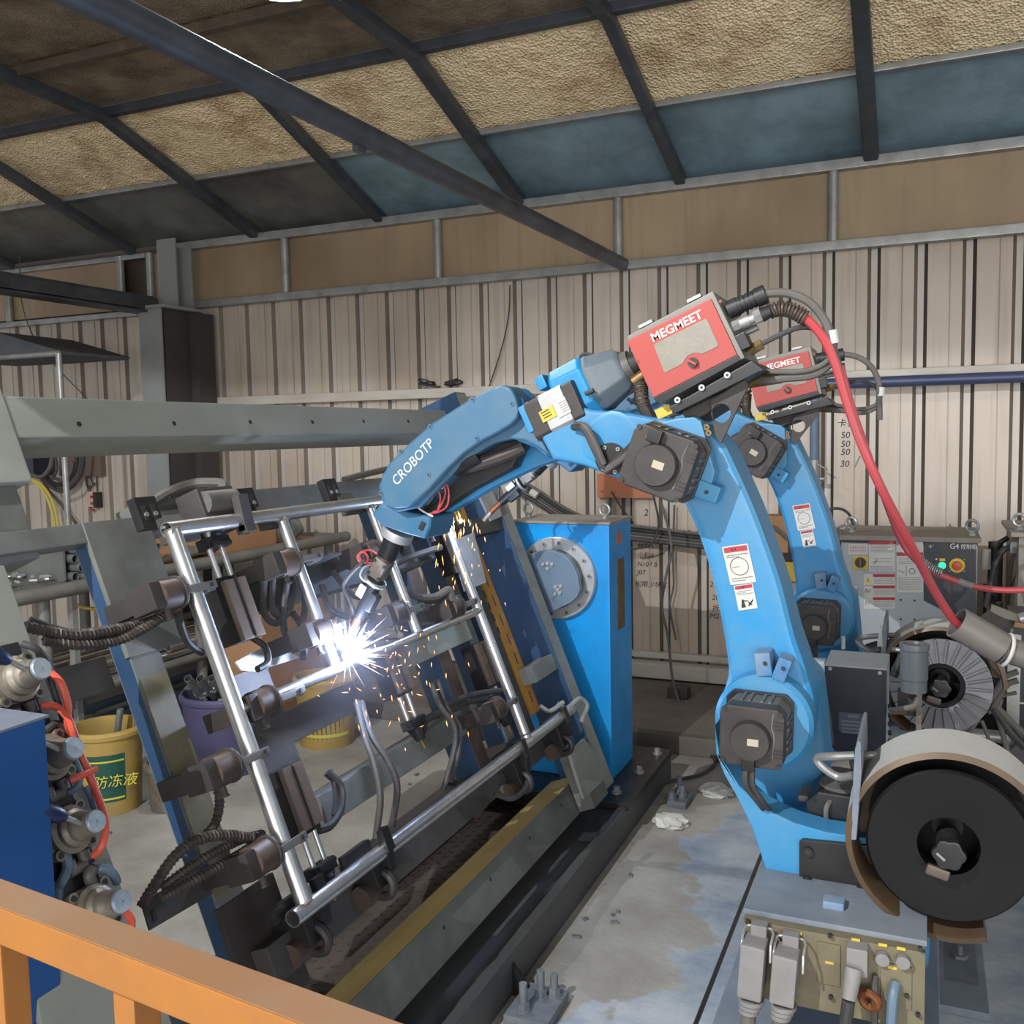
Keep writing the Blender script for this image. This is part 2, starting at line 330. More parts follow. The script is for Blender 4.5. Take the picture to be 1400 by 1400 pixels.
# floor: worn concrete with blue-grey paint flaking off on the robot side
def floor_mat():
    m = bpy.data.materials.new('worn_concrete_floor'); m.use_nodes = True; nt = m.node_tree; N = nt.nodes; L = nt.links; b = N['Principled BSDF']; b.inputs['Roughness'].default_value = .7
    gm = N.new('ShaderNodeNewGeometry')
    def noise(sc, det, rg=.6):
        n = N.new('ShaderNodeTexNoise'); n.inputs['Scale'].default_value = sc; n.inputs['Detail'].default_value = det; n.inputs['Roughness'].default_value = rg; L.new(gm.outputs['Position'], n.inputs[0]); return n
    def ramp(src, stops):
        r = N.new('ShaderNodeValToRGB'); e = r.color_ramp.elements
        e[0].position, e[0].color = stops[0][0], (*stops[0][1], 1); e[1].position, e[1].color = stops[-1][0], (*stops[-1][1], 1)
        for p, c in stops[1:-1]: q = e.new(p); q.color = (*c, 1)
        L.new(src, r.inputs[0]); return r
    conc = ramp(noise(2.2, 8).outputs['Fac'], [(.3, rgb(128, 124, 116)), (.55, rgb(160, 157, 149)), (.75, rgb(178, 175, 168))])
    paint = ramp(noise(5, 6).outputs['Fac'], [(.3, rgb(122, 138, 156)), (.5, rgb(156, 165, 173)), (.7, rgb(184, 187, 188))])
    sp = N.new('ShaderNodeSeparateXYZ'); L.new(gm.outputs['Position'], sp.inputs[0])
    n1 = noise(1.7, 5); a = N.new('ShaderNodeMath'); a.operation = 'MULTIPLY_ADD'; a.inputs[1].default_value = 1.6; L.new(n1.outputs['Fac'], a.inputs[0]); L.new(sp.outputs['X'], a.inputs[2])
    k = ramp(a.outputs[0], [(.44, (0, 0, 0)), (.47, (1, 1, 1))])
    # only on the robots' side of the joint: x + 1.6*noise above a threshold
    a.inputs[1].default_value = 1.3
    ad = N.new('ShaderNodeMath'); ad.operation = 'ADD'; ad.inputs[1].default_value = .5; L.new(a.outputs[0], ad.inputs[0])
    L.new(ad.outputs[0], k.inputs[0])
    mx = N.new('ShaderNodeMix'); mx.data_type = 'RGBA'; L.new(k.outputs[0], mx.inputs['Factor']); L.new(conc.outputs[0], mx.inputs['A']); L.new(paint.outputs[0], mx.inputs['B'])
    n4 = noise(14, 6, .75); st = ramp(n4.outputs['Fac'], [(.62, (1, 1, 1)), (.74, (.45, .42, .4))])
    ml = N.new('ShaderNodeMix'); ml.data_type = 'RGBA'; ml.blend_type = 'MULTIPLY'; ml.inputs['Factor'].default_value = .6; L.new(mx.outputs['Result'], ml.inputs['A']); L.new(st.outputs[0], ml.inputs['B'])
    L.new(ml.outputs['Result'], b.inputs['Base Color'])
    bp = N.new('ShaderNodeBump'); bp.inputs['Strength'].default_value = .25; bp.inputs['Distance'].default_value = .01; L.new(noise(40, 5).outputs['Fac'], bp.inputs['Height']); L.new(bp.outputs[0], b.inputs['Normal'])
    return m
FLOOR = floor_mat()
CONCRETE = M('plinth_concrete', rgb(112, 104, 96), .8, 0, rgb(76, 68, 62), .7, 4, bump=.2, bscale=30)
CHECKER = M('brown_checker_plate', rgb(92, 82, 76), .6, .2, rgb(66, 60, 56), .7, 6)
# ================================================================== THE SHOP: floor, wall, roof
YW = 5.3
def zroof(Y): return 2.86+(YW-Y)*.4286 if Y > 4.15 else 3.353+(4.15-Y)*.073
fl = MB().bbox((-11, -5, -.12), (5, 5.6, 0)).build('floor', FLOOR, smooth=0); struct(fl)
j = MB()
ja, jb = at_z(953, 1397, .0005), at_z(1030, 1195, .0005); jx = (ja.x+jb.x)/2; j.bar((jx, 1.2, .0005), (jx, 4.2, .0005), .012, .002)
j.build('expansion_joint', BLACK2, fl, smooth=0)
pl = MB().bbox((-4.4, 4.25, 0), (3.5, 5.28, .09)); struct(pl.build('trim_1', CONCRETE, bev=.01))
# back wall of ribbed sheets
wall = bpy.data.objects.new('wall_back', None); COL.objects.link(wall); wall.location = (0, YW, 0); struct(wall)
PITCH, RW = .2215, .064
def sheet_mesh(z0, z1):
    b = MB(); h = RW/2
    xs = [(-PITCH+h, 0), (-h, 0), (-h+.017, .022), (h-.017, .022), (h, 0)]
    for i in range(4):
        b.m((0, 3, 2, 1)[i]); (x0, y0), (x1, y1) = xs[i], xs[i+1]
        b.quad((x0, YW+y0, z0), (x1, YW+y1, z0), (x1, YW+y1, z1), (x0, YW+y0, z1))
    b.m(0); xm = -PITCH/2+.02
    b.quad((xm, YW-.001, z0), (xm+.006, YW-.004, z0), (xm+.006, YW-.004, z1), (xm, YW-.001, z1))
    return b
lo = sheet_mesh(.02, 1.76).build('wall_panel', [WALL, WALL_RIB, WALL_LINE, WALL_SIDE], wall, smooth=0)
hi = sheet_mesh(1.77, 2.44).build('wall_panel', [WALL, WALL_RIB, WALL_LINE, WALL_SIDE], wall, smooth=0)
first = True
for k in range(-40, 10):
    x = -.263 + k*PITCH
    for src in (lo, hi):
        if first: o = src
        else: o = src.copy(); COL.objects.link(o)
        o.location.x = x
    first = False
posts = (-7.66, -6.5, -5.345, -5.07, -3.905, -2.768, -1.617, -.463, .69, 1.84)
for a, b_ in zip(posts, posts[1:]):
    if b_-a < .5: continue
    s = MB(); n = 40
    z0, z1 = 2.455, 2.83
    pr = [(a, z0)]
    for i in range(n+1):
        z = z0+(z1-z0)*i/n; y = YW-.006+.0022*math.sin(i*PI)
        pass
    ra = []
    for i in range(n+1):
        z = z0+(z1-z0)*i/n; y = YW-.01-(.003 if i % 2 else 0)
        ra.append((s.bm.verts.new((a, y, z)), s.bm.verts.new((b_, y, z))))
    for (p, q), (p2, q2) in zip(ra, ra[1:]): s.face((p, q, q2, p2))
    s.build('clerestory_panel', BAND, wall, smooth=60)
def rail(name, z0, z1, y0, y1, mat=GALV, x0=-9, x1=2.0): return MB().bbox((x0, y0, z0), (x1, y1, z1)).build(name, mat, wall, bev=.006)
rail('eave_rail', 2.815, 2.868, YW-.07, YW-.005, x0=-4.95); rail('eave_rail', 2.80, 2.835, YW-.05, YW-.005, x1=-5.1)
rail('band_rail', 2.412, 2.462, YW-.08, YW-.012, x0=-4.95); rail('band_rail', 2.40, 2.44, YW-.05, YW-.012, x1=-5.1)
rail('mid_rail', 1.735, 1.795, YW-.06, YW-.005, RAILW, x0=-4.6)
rail('low_rail', .20, .235, YW-.05, YW-.005, RAILW, x0=-4.6); rail('low_rail', .10, .185, YW-.12, YW-.03, RAILW, x0=-4.6)
for x in posts: MB().cyl((x, YW-.035, 2.44), (x, YW-.035, 2.83), .027, n=14).build('band_post', GALV, wall)
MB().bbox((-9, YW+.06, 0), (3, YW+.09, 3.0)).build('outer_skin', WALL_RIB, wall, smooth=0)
# steel column with its knee and the tie beam that runs out from it
c = MB()
c.bbox((-4.74, 4.80, 0), (-4.552, 4.812, 2.36)); c.bbox((-4.65, 4.812, 0), (-4.642, 5.1, 2.36)); c.bbox((-4.74, 5.1, 0), (-4.552, 5.112, 2.8)); c.bbox((-4.74, 4.99, 2.36), (-4.58, 5.002, 2.84)); c.bbox((-4.76, 4.78, 2.36), (-4.5, 5.13, 2.38))
struct(c.build('trim_2', COLUMN, smooth=0))
d = MB().bbox((-4.61, 4.83, 0), (-4.553, 5.09, 2.355)).bbox((-4.553, 5.06, 0), (-4.49, 5.22, 2.355)); struct(d.build('trim_3', COLDARK, smooth=0))  # dark fill for the shaded recess beside the column web
e = MB(); e.bbox((-4.80, -1, 2.435), (-4.66, 4.86, 2.447)); e.bbox((-4.735, -1, 2.35), (-4.725, 4.86, 2.437)); e.bbox((-4.80, -1, 2.34), (-4.66, 4.86, 2.352)); e.bbox((-4.67, -1, 2.36), (-4.66, 4.9, 2.437))
struct(e.build('trim_4', RAFTER, smooth=0))
# ceiling: sheets between the rafters, in courses from the eave up
ceil = bpy.data.objects.new('ceiling', None); COL.objects.link(ceil); ceil.location = (-1, 2, 3.4); struct(ceil)
RX = [(-8.4, -8.6), (-7.4, -7.6), (-6.43, -6.65), (-5.22, -5.40), (-4.12, -4.26), (-3.16, -3.22), (-2.21, -2.28), (-1.25, -1.31), (-.28, -.28), (.69, .74), (1.7, 1.8), (2.8, 2.95)]
def lerp(a, b, t): return a+(b-a)*t
def rx(i, Y): t = (YW-Y)/(YW-4.15); return RX[i][0]+(RX[i][1]-RX[i][0])*min(t, 2.2)
random.seed(11)
def sag_panel(i, Ya, Yb, off, mat, name, sag, nx=10, ny=6):
    b = MB(); g = []
    ph = random.random()*6
    for r in range(ny+1):
        Y = lerp(Ya, Yb, r/ny); row = []
        for c_ in range(nx+1):
            t = c_/nx; x = lerp(rx(i, Y), rx(i+1, Y), t)
            w = sag*(math.sin(PI*t)*math.sin(PI*r/ny)*.6+.4*math.sin(7*t+ph)*math.sin(PI*r/ny)*math.sin(PI*t))
            row.append(b.bm.verts.new((x, Y, zroof(Y)+off-w)))
        g.append(row)
    for r in range(ny):
        for c_ in range(nx): b.face((g[r][c_], g[r][c_+1], g[r+1][c_+1], g[r+1][c_]))
    return b.build(name, mat, ceil, smooth=60)
COURSES = [(5.34, 4.73, .05), (4.755, 4.15, .03), (4.17, 3.60, .04), (3.62, 3.02, .04), (3.04, 2.3, .04), (2.32, 1.2, .04), (1.22, -.2, .04), (-.2, -1.6, .04)]
for i in range(len(RX)-1):
    for k, (Ya, Yb, off) in enumerate(COURSES):
        mat = (SHEETD if i < 5 else SHEETT) if k == 0 else (FOIL if k == 1 else FOILDARK)
        sag_panel(i, Ya, Yb, off, mat, 'roof_sheet' if k == 0 else 'insulation_sheet', (.004, .022, .02, .02, .02, .02, .02, .02)[k], 8 if k < 4 else 4, 5 if k < 4 else 3)
def purlin(Y, w, h, mat, off): MB().bbox((-8.5, Y-w/2, zroof(Y)+off-h/2), (2.9, Y+w/2, zroof(Y)+off+h/2)).build('purlin', mat, ceil, bev=.006)
purlin(4.74, .035, .03, GALV, .012); purlin(4.15, .05, .05, RAFTER, -.005)
for Y in (3.61, 3.03, 2.31, 1.21): purlin(Y, .05, .05, RUST, .0); MB().tube([(x, Y+.04+.006*math.sin(x*9), zroof(Y)+.012) for x in [-8+.4*k for k in range(27)]], .006, 5, 2).build('foil_seam', FOIL, ceil)
for i in range(len(RX)):
    w = .075 if i in (4, 6, 8, 3) else .06
    p0 = Vector((rx(i, 5.27), 5.27, zroof(5.27)-.02)); p1 = Vector((rx(i, 4.14), 4.14, zroof(4.15)-.035)); 
    MB().bar(p0, p1, w, .06, (0, 0, 1)).build('rafter', RAFTER, ceil, bev=.014)
    if i in (2, 4, 6, 7, 8, 9): 
        p2 = Vector((rx(i, 2.2)+.0, -1.6, zroof(-1.6)-.035)); p2.x = p1.x-.1*(1 if i < 8 else -1)*4
        MB().bar(p1+Vector((0, .02, 0)), p2, w, .06, (0, 0, 1)).build('rafter', RAFTER, ceil, bev=.014)
# round tie from the wall out over the cell
tie = MB().cyl((-1.58, 5.24, 2.44), (-1.60, .2, 2.40), .037, n=20); tie.box((-1.6, 2.55, 2.375), (.02, .05, .02))
struct(tie.build('trim_5', RAFTER))
# ceiling lamp (only its lens shows at the frame's edge)
def bay_lamp(L0, label, lh=.05):
    lt = thing('ceiling_lamp', label, 'lamp', L0+Vector((0, 0, .2)))
    MB().lathe([(.03, .30), (.03, .13), (.07, .12), (.085, .08), (.125, .01), (.129, .01), (.09, .084), (.074, .13), (.032, .14)], L0, (0, 0, 1), 36).build('lamp_housing', GALV, lt)
    MB().lathe([(.001, lh), (.085, lh), (.088, lh+.005)], L0, (0, 0, 1), 28).build('lamp_lens', LAMPM, lt)
    MB().cyl(L0+Vector((0, 0, .29)), Vector((L0.x, L0.y, zroof(L0.y)+.02)), .01, n=10).build('drop_rod', GALV, lt)
bay_lamp(LAMP_A, 'lit white high bay lamp hanging under the sooty roof', .084)
gd = MB(); gd.bbox((-8, -.63, 3.2), (3, -.61, 3.72)); gd.bbox((-8, -.70, 3.2), (3, -.54, 3.215)); struct(gd.build('added_shade_girder', RAFTER, smooth=0))  # unseen girder added to shade the upper wall from the key lamp
# ================================================================== POSITIONER, TILTED FIXTURE, TUBE FRAME ON IT
TT = math.radians(21.7)
FS = Vector((math.sin(TT), 0, -math.cos(TT))); FN = Vector((math.cos(TT), 0, math.sin(TT))); FY = Vector((0, 1, 0)); FA = Vector((-1.292, 0, .958))
def FX(s, n, y): return FA + FS*s + FN*n + FY*y
def fxp(px, py, n):
    d = ray(px, py); p = FA+FN*n; P = CPOS + d*((p-CPOS).dot(FN)/d.dot(FN)); r = P-FA; return r.dot(FS), P.y
def FP(px, py, n): s, y = fxp(px, py, n); return FX(s, n, y)
FR = Matrix((FS, FY, FN)).transposed()
def fmat(s, n, y): m = FR.to_4x4(); m.translation = FX(s, n, y); return m
def fbox(b, s0, s1, n0, n1, y0, y1, pn=0, my=0, ms=0):
    v = [b.bm.verts.new(FX(s, n, y)) for s in (s0, s1) for n in (n0, n1) for y in (y0, y1)]
    for q, mi in (((0, 1, 3, 2), ms), ((4, 6, 7, 5), 0), ((0, 4, 5, 1), 0), ((2, 3, 7, 6), pn), ((0, 2, 6, 4), my), ((1, 5, 7, 3), 0)):
        b.m(mi); b.face([v[i] for i in q])
    b.m(0); return b
# ---- positioner: floor beam, tower, drive flange
pos = thing('welding_positioner', 'bright blue headstock tower on a long dark floor beam, turning the tilted fixture', 'positioner', (-1.29, 3.6, 0))
b = MB(); b.bbox((-1.27, 1.0, 0), (-1.02, 3.95, .108)); b.bbox((-1.03, 1.0, 0), (-.998, 3.95, .12)); b.bbox((-1.27, 1.0, .1), (-1.25, 3.3, .116)); b.build('floor_beam', BASE_BLK, pos, bev=.004)
b = MB(); b.bbox((-1.75, 1.0, 0), (-1.60, 3.95, .11)); b.build('floor_beam', BASE_BLK, pos, bev=.004)
b = MB(); b.bbox((-1.60, 1.0, .0), (-1.27, 3.4, .02)); b.build('checker_plate', CHECKER, pos, smooth=0)
b = MB()
for i in range(9):
    for k in range(50):
        x = -1.575+i*.036; y = 1.05+k*.047+(i % 2)*.025; a = PI/4 if (i+k) % 2 else -PI/4
        b.box((x, y, .021), (.022, .006, .004), Matrix.Rotation(a, 3, 'Z'))
stuff(b.build('checker_lugs', CHECKER, pos, smooth=0))
MB().bbox((-1.75, 3.27, .11), (-.985, 3.92, .137)).build('base_plate', BLACK2, pos, bev=.004)
for x, y in ((-1.06, 3.36), (-1.04, 3.60), (-1.03, 3.84), (-1.25, 3.33), (-1.5, 3.33)):
    bt = MB(); bt.cyl((x, y, .137), (x, y, .143), .02, n=14); bt.cyl((x, y, .143), (x, y, .162), .013, n=6); bt.build('anchor_bolt', GALV, pos)
tw = MB(); tw.bbox((-1.52, 3.466, .137), (-1.112, 3.76, 1.148)).build('tower', BLUE_TOWER, pos, bev=.008)
MB().bbox((-1.526, 3.458, 1.148), (-1.106, 3.768, 1.158)).build('tower_top', CABTOP, pos, bev=.002)
MB().bbox((-1.112, 3.56, .72), (-1.109, 3.65, 1.0)).build('brass_nameplate', BRASS, pos)
MB().bbox((-1.112, 3.56, 1.06), (-1.109, 3.61, 1.11)).build('orange_sticker', TERRA, pos)
for px in (723, 827):
    q = at_y(px, 712, 3.60); q.z = 1.158
    e = MB(); e.cyl(q, q+Vector((0, 0, .012)), .013); e.torus(q+Vector((0, 0, .036)), (.25, 1, 0), .022, .0055, 22, 8); e.build('eye_bolt', GALV, pos)
RC = at_y(761, 790, 3.45); RC.y = 3.466; Rr = .162
fl_ = MB().lathe([(.001, -.028), (Rr-.004, -.028), (Rr, -.024), (Rr, 0)], RC, (0, 1, 0), 48).build('drive_ring', ALU, pos)
for k in range(14):
    a = 2*PI*k/14+.1; p = RC+Vector((math.cos(a)*(Rr-.022), -.028, math.sin(a)*(Rr-.022)))
    h = MB(); h.cyl(p, p+Vector((0, -.006, 0)), .009, n=12); h.m(1).cyl(p+Vector((0, -.0061, 0)), p+Vector((0, -.0064, 0)), .004, n=6); h.build('ring_bolt', [GALV, BLACK], fl_)
MB().cyl(RC+Vector((0, -.028, 0)), RC+Vector((0, -.075, 0)), .115, n=40).build('drive_hub', BLACK2, pos)
yo = RC.y-.075
ad = [at_y(x, y, yo-.03) for x, y in ((712, 762), (735, 754), (753, 752), (771, 758), (782, 770), (789, 785), (793, 806), (789, 816), (781, 824), (756, 836), (735, 842), (716, 846))]
fa = MB().prism([(p.x, p.z) for p in ad], yo-.03, yo).build('adapter_plate', M('grey_blue_plate', rgb(112, 132, 150), .45, .2, rgb(90, 104, 118), .6, 8), pos, bev=.004)
for cx, cy in ((743, 771), (749, 770), (755, 771), (749, 777), (760, 802), (767, 801), (763, 806), (759, 812), (766, 810)):
    p = at_y(cx, cy, yo-.03); MB().cyl(p, p+Vector((0, -.008, 0)), .0068, n=8).build('plate_bolt', ALU, fa)
# ---- fixture
fx = thing('welding_fixture', 'tilted grey and blue fixture frame full of pneumatic clamps, hung from the positioner', 'welding fixture', (-1.292, 2.3, .958))
def hole(parent, pts, n, r=.006):
    for x, y in pts:
        p = FP(x, y, n); MB().cyl(p-FN*.002, p+FN*.0012, r, n=10).build('bolt_hole', BLACK, parent)
r1 = fbox(MB(), -.733, -.642, -.235, -.115, 1.18, 3.3).build('top_rail', GREY_RAIL, fx, bev=.006)
hole(r1, ((108, 580), (238, 579), (342, 577), (427, 577), (497, 576), (558, 576)), -.115)
r2 = fbox(MB(), .698, .806, -.235, -.115, 1.0, 3.17, ms=1).build('bottom_rail', [GREY_FIX, BARE_EDGE], fx, bev=.003)
hole(r2, ((607, 1268), (670, 1202), (724, 1146), (767, 1101)), -.115, .005)
fbox(MB(), -.78, .79, -.21, -.05, 3.2, 3.292, pn=1).build('end_beam', [BLUE_FIX, GREY_RAIL], fx, bev=.005)
fbox(MB(), .60, .80, -.11, -.048, 3.05, 3.2).build('end_gusset', GREY_FIX, fx, bev=.003)
pg = [FP(x, y, -.035) for x, y in ((779, 1029), (799, 1009), (834, 1059), (799, 1092))]
q = MB(); a = [q.bm.verts.new(p) for p in pg]; c_ = [q.bm.verts.new(p-FN*.012) for p in pg]; q.join(a, c_); q.face(a); q.face(c_[::-1]); q.build('end_plate', GREY_RAIL, fx, bev=.002)
fbox(MB(), -.78, -.55, -.235, -.112, 1.16, 1.325).build('near_end_beam', GREY_RAIL, fx, bev=.005)
fbox(MB(), -.55, -.40, -.22, -.13, 1.16, 1.30, my=1).build('near_end_beam', [GREY_FIX, BLUE_FIX], fx, bev=.004)
# slotted ochre rail and its spacers
sr = fbox(MB(), -.42, .42, -.14, -.115, 2.985, 3.06).build('slotted_rail', OCHRE, fx, bev=.002)
for k in range(11):
    s0 = -.38+k*.072; fbox(MB(), s0, s0+.042, -.116, -.1142, 3.018, 3.024).build('slot', BLACK, sr)
for k in range(5): fbox(MB(), -.09+k*.045, -.066+k*.045, -.15, -.118, 2.955, 2.985).build('rail_stud', BLACK, sr)
s, y = fxp(735, 915, -.1); fbox(MB(), s-.03, s+.03, -.12, -.06, y-.12, 3.2).build('spacer_beam', GREY_RAIL, fx, bev=.003)
s, y = fxp(655, 722, -.1); fbox(MB(), s-.03, s+.03, -.115, -.06, y-.12, 3.2).build('spacer_beam', GREY_DARK, fx, bev=.003)
# jig columns
def column(s0, s1, n0, n1, y0, y1, mats=(GREY_FIX, BLUE_FIX)): return fbox(MB(), s0, s1, n0, n1, y0, y1, my=1).build('jig_column', list(mats), fx, bev=.004)
column(-.43, .60, -.163, -.115, 1.41, 1.49)
fbox(MB(), -.12, .34, -.118, -.1135, 1.414, 1.487).build('worn_face', M('worn_yellowed_grey', rgb(128, 122, 92), .55, 0, rgb(84, 80, 70), .7, 9), fx)
fbox(MB(), -.455, -.165, -.125, -.112, 1.405, 1.58).build('mounting_plate', GREY_FIX, fx, bev=.003)
fbox(MB(), .36, .60, -.125, -.112, 1.405, 1.58).build('mounting_plate', CLAMPBLK, fx, bev=.003)  # lower plate's shade put into its dark colour
for px in (560, 640):
    s, y = fxp(px, 790, -.115); column(-.42, .50, -.21, -.115, y, y+.07, (GREY_DARK if px > 600 else BRONZE, BLUE_FIX))
fbox(MB(), -.30, .45, -.21, -.13, 2.78, 2.84, my=1).build('jig_column', [GREY_FIX, BLUE_FIX], fx, bev=.004)
def beam(s0, s1, y0, y1, m=GREY_FIX, n1=-.115, n0=-.2): return fbox(MB(), s0, s1, n0, n1, y0, y1).build('jig_beam', m, fx, bev=.004)
beam(-.455, -.412, 1.12, 1.41, n0=-.16); beam(-.492, -.42, 1.58, 3.0); beam(-.287, -.185, 1.74, 2.62, GREY_DARK); beam(.272, .345, 1.80, 2.65)
beam(.06, .135, 1.74, 2.08, GREY_DARK); beam(.468, .545, 1.45, 2.95, GREY_DARK, -.07, -.17); beam(.0, .09, 2.35, 2.75, GREY_RAIL, -.1)  # long bottom beam in dark grey, its shade put into the colour
b = MB(); b.m(0); fbox(b, -.06, .20, -.118, -.112, 1.66, 1.78); b.build('web_plate', GREY_DARK, fx)
pl_ = [FP(x, y, -.11) for x, y in ((322, 905), (345, 892), (372, 880), (410, 899), (350, 918), (330, 916))]
q = MB(); a = [q.bm.verts.new(p) for p in pl_]; c_ = [q.bm.verts.new(p-FN*.006) for p in pl_]; q.join(a, c_); q.face(a); q.face(c_[::-1]); q.build('bare_plate', ALU, fx)
def plate4(pts, n, t, name, m):
    q = MB(); P = [FP(x, y, n) for x, y in pts]; a = [q.bm.verts.new(p) for p in P]; c = [q.bm.verts.new(p-FN*t) for p in P]; q.join(a, c); q.face(a); q.face(c[::-1]); return q.build(name, m, fx)
plate4([(622, 738), (648, 728), (665, 796), (641, 806)], -.03, .02, 'bare_slide_body', ALU)
plate4([(650, 666), (668, 660), (697, 701), (672, 712)], -.05, .008, 'bare_plate', ALU)
# cable bracket arms to the left of the near column
fbox(MB(), -.19, -.12, -.2, -.19, 1.18, 1.42).build('hose_bracket', GREY_DARK, fx, bev=.002)
pb = [FP(x, y, -.11) for x, y in ((194, 1235), (285, 1178), (290, 1222), (205, 1272))]
q = MB(); a = [q.bm.verts.new(p) for p in pb]; c_ = [q.bm.verts.new(p-FN*.004) for p in pb]; q.join(a, c_); q.face(a); q.face(c_[::-1]); hb = q.build('hose_bracket', GREY_DARK, fx)
p = FP(210, 1252, -.11); MB().box(p, (.02, .009, .004), FR).build('bracket_slot', BLACK, hb)
# ---- tube frame being welded
wp = thing('ladder_workpiece', 'shiny bare steel tube frame clamped on the tilted fixture, sparks at its middle joint', 'steel frame', (-1.29, 2.1, .96))
def tb(name, s0, y0, s1, y1, r, n=0): MB().pipe(FX(s0, n, y0), FX(s1, n, y1), r, .002, 20).build(name, STEEL, wp)
TS, BS = -.387, .432
tb('long_tube', TS, 1.50, TS, 2.70, .0165); tb('long_tube', BS, 1.47, .45, 3.06, .0178); tb('long_tube', .012, 1.53, .010, 2.66, .0125)
tb('cross_tube', TS+.004, 1.515, BS-.012, 1.515, .0178); tb('cross_tube', TS, 2.665, BS, 2.665, .0165)
tb('cross_tube', TS, 1.876, .004, 1.876, .0138); tb('cross_tube', TS, 2.276, .004, 2.276, .0138)
for s, y in ((TS, 1.515), (BS-.016, 1.515), (TS+.014, 1.876), (TS+.014, 2.276), (0, 2.276), (.012, 1.53), (BS-.014, 2.665), (.01, 2.65)):
    b = MB(); b.torus(FX(s+.002, .0, y), FS, .0155, .0028, 18, 6); b.build('weld_bead', ALU_DIRTY, wp)
# ---- clamps: local axes x down the tilt, y along the beam, z out of the fixture; origin on the tube's centre
def local(parent, name, bm, mat, bev=.002):
    o = bm.build(name, mat, None, bev=bev); o.parent = parent; return o
def rotary_clamp():
    root = MB().box((0, -.102, -.014), (.056, .03, .066)).build('rotary_clamp', CLAMPBLK, None, bev=.004)
    local(root, 'mount_arm', MB().box((.0, -.098, -.08), (.04, .035, .075)), CLAMPBLK)
    local(root, 'cylinder', MB().cyl((0, -.088, -.006), (0, -.036, -.006), .033, n=28), BRONZE)
    local(root, 'end_disc', MB().cyl((0, -.036, -.006), (0, -.029, -.006), .036, n=28), GREY_DARK)
    b = MB(); b.box((.004, .012, .024), (.016, .085, .008)); b.box((.004, -.026, .01), (.016, .010, .03)); b.box((.010, .044, .004), (.012, .012, .04)); local(root, 'clamp_finger', b, M('grey_finger_steel', rgb(128, 126, 124), .4, .4, rgb(90, 88, 86), .5, 20))
    local(root, 'finger_screw', MB().cyl((.004, .036, .028), (.004, .036, .031), .0045, n=10), BLACK, 0)
    b = MB(); b.cyl((.03, -.075, .0), (.048, -.075, .0), .007, n=10); b.cyl((.048, -.075, 0), (.052, -.075, 0), .009, n=6); local(root, 'hose_fitting', b, GREY_DARK, 0)
    return root
def slide_cylinder():
    root = MB().box((0, 0, -.035), (.15, .075, .05)).build('slide_cylinder', BLACK2, None, bev=.003)
    b = MB(); b.box((-.005, -.02, -.004), (.14, .032, .014)); b.box((-.005, .018, -.004), (.14, .034, .014)); local(root, 'slide_face', b, SLIDEF)
    local(root, 'slide_groove', MB().box((0, -.002, -.0), (.14, .004, .012)), BLACK, 0)
    for y in (-.02, .02): local(root, 'guide_rod', MB().cyl((.07, y, -.02), (.145, y, -.02), .0065, n=12), STEEL, 0)
    b = MB(); b.box((.155, 0, -.02), (.026, .072, .036)); b.box((.148, 0, .0), (.01, .06, .012)); local(root, 'rod_block', b, BLACK2, .002)
    local(root, 'locating_cone', MB().cyl((.168, 0, -.018), (.205, 0, -.015), .026, .013, n=16), BLACK2, 0)
    local(root, 'locating_pin', MB().cyl((.205, 0, -.015), (.228, 0, -.013), .006, .005, n=10), BRASS, 0)
    return root
def slotted_bracket():
    root = MB().box((-.055, 0, -.045), (.07, .06, .022)).build('slotted_bracket', BLACK2, None, bev=.002)
    b = MB(); b.box((-.02, .045, -.03), (.05, .075, .012), Matrix.Rotation(-.5, 3, 'Y')); b.box((.012, .05, -.025), (.02, .1, .02)); local(root, 'tube_rest', b, GREY_DARK)
    for y in (-.013, .013):
        b = MB(); b.box((-.055, y, -.0335), (.034, .011, .002)); sl = local(root, 'slot', b, BLACK, 0)
        b = MB(); b.cyl((-.05, y, -.034), (-.05, y, -.029), .0055, n=6); local(root, 'slot_bolt', b, GALV, 0)
    return root
def tube_gripper():
    root = MB().box((-.04, 0, -.05), (.10, .12, .07)).build('tube_gripper', GREY_DARK, None, bev=.006)
    b = MB(); b.box((-.012, .03, .012), (.085, .034, .022), Matrix.Rotation(.15, 3, 'Y')); b.box((.024, .03, .004), (.02, .034, .03)); local(root, 'upper_jaw', b, GREY_DARK)
    local(root, 'pivot_boss', MB().cyl((-.055, -.05, -.02), (-.055, .05, -.02), .026, n=20), MOTORFIN, 0)
    local(root, 'jaw_screw', MB().cyl((-.045, .032, .018), (-.045, .032, .024), .006, n=10), BLACK, 0)
    return root
def bottom_gripper():
    root = MB().box((.05, 0, -.05), (.075, .05, .09)).build('toggle_gripper', BLACK2, None, bev=.004)
    b = MB(); b.box((-.006, .028, .016), (.055, .03, .018)); b.box((.03, .028, .005), (.07, .026, .024), Matrix.Rotation(.25, 3, 'Y')); local(root, 'gripper_jaw', b, BLACK2)
    b = MB(); b.torus((.085, .01, -.02), (0, 1, 0), .028, .011, 20, 8); local(root, 'toggle_link', b, BLACK, 0)
    local(root, 'cylinder', MB().cyl((.09, -.045, -.05), (.09, .03, -.05), .026, n=20), BRONZE, 0)
    b = MB(); b.box((-.01, -.05, -.015), (.03, .10, .02)); local(root, 'tube_seat', b, BLACK2)
    return root
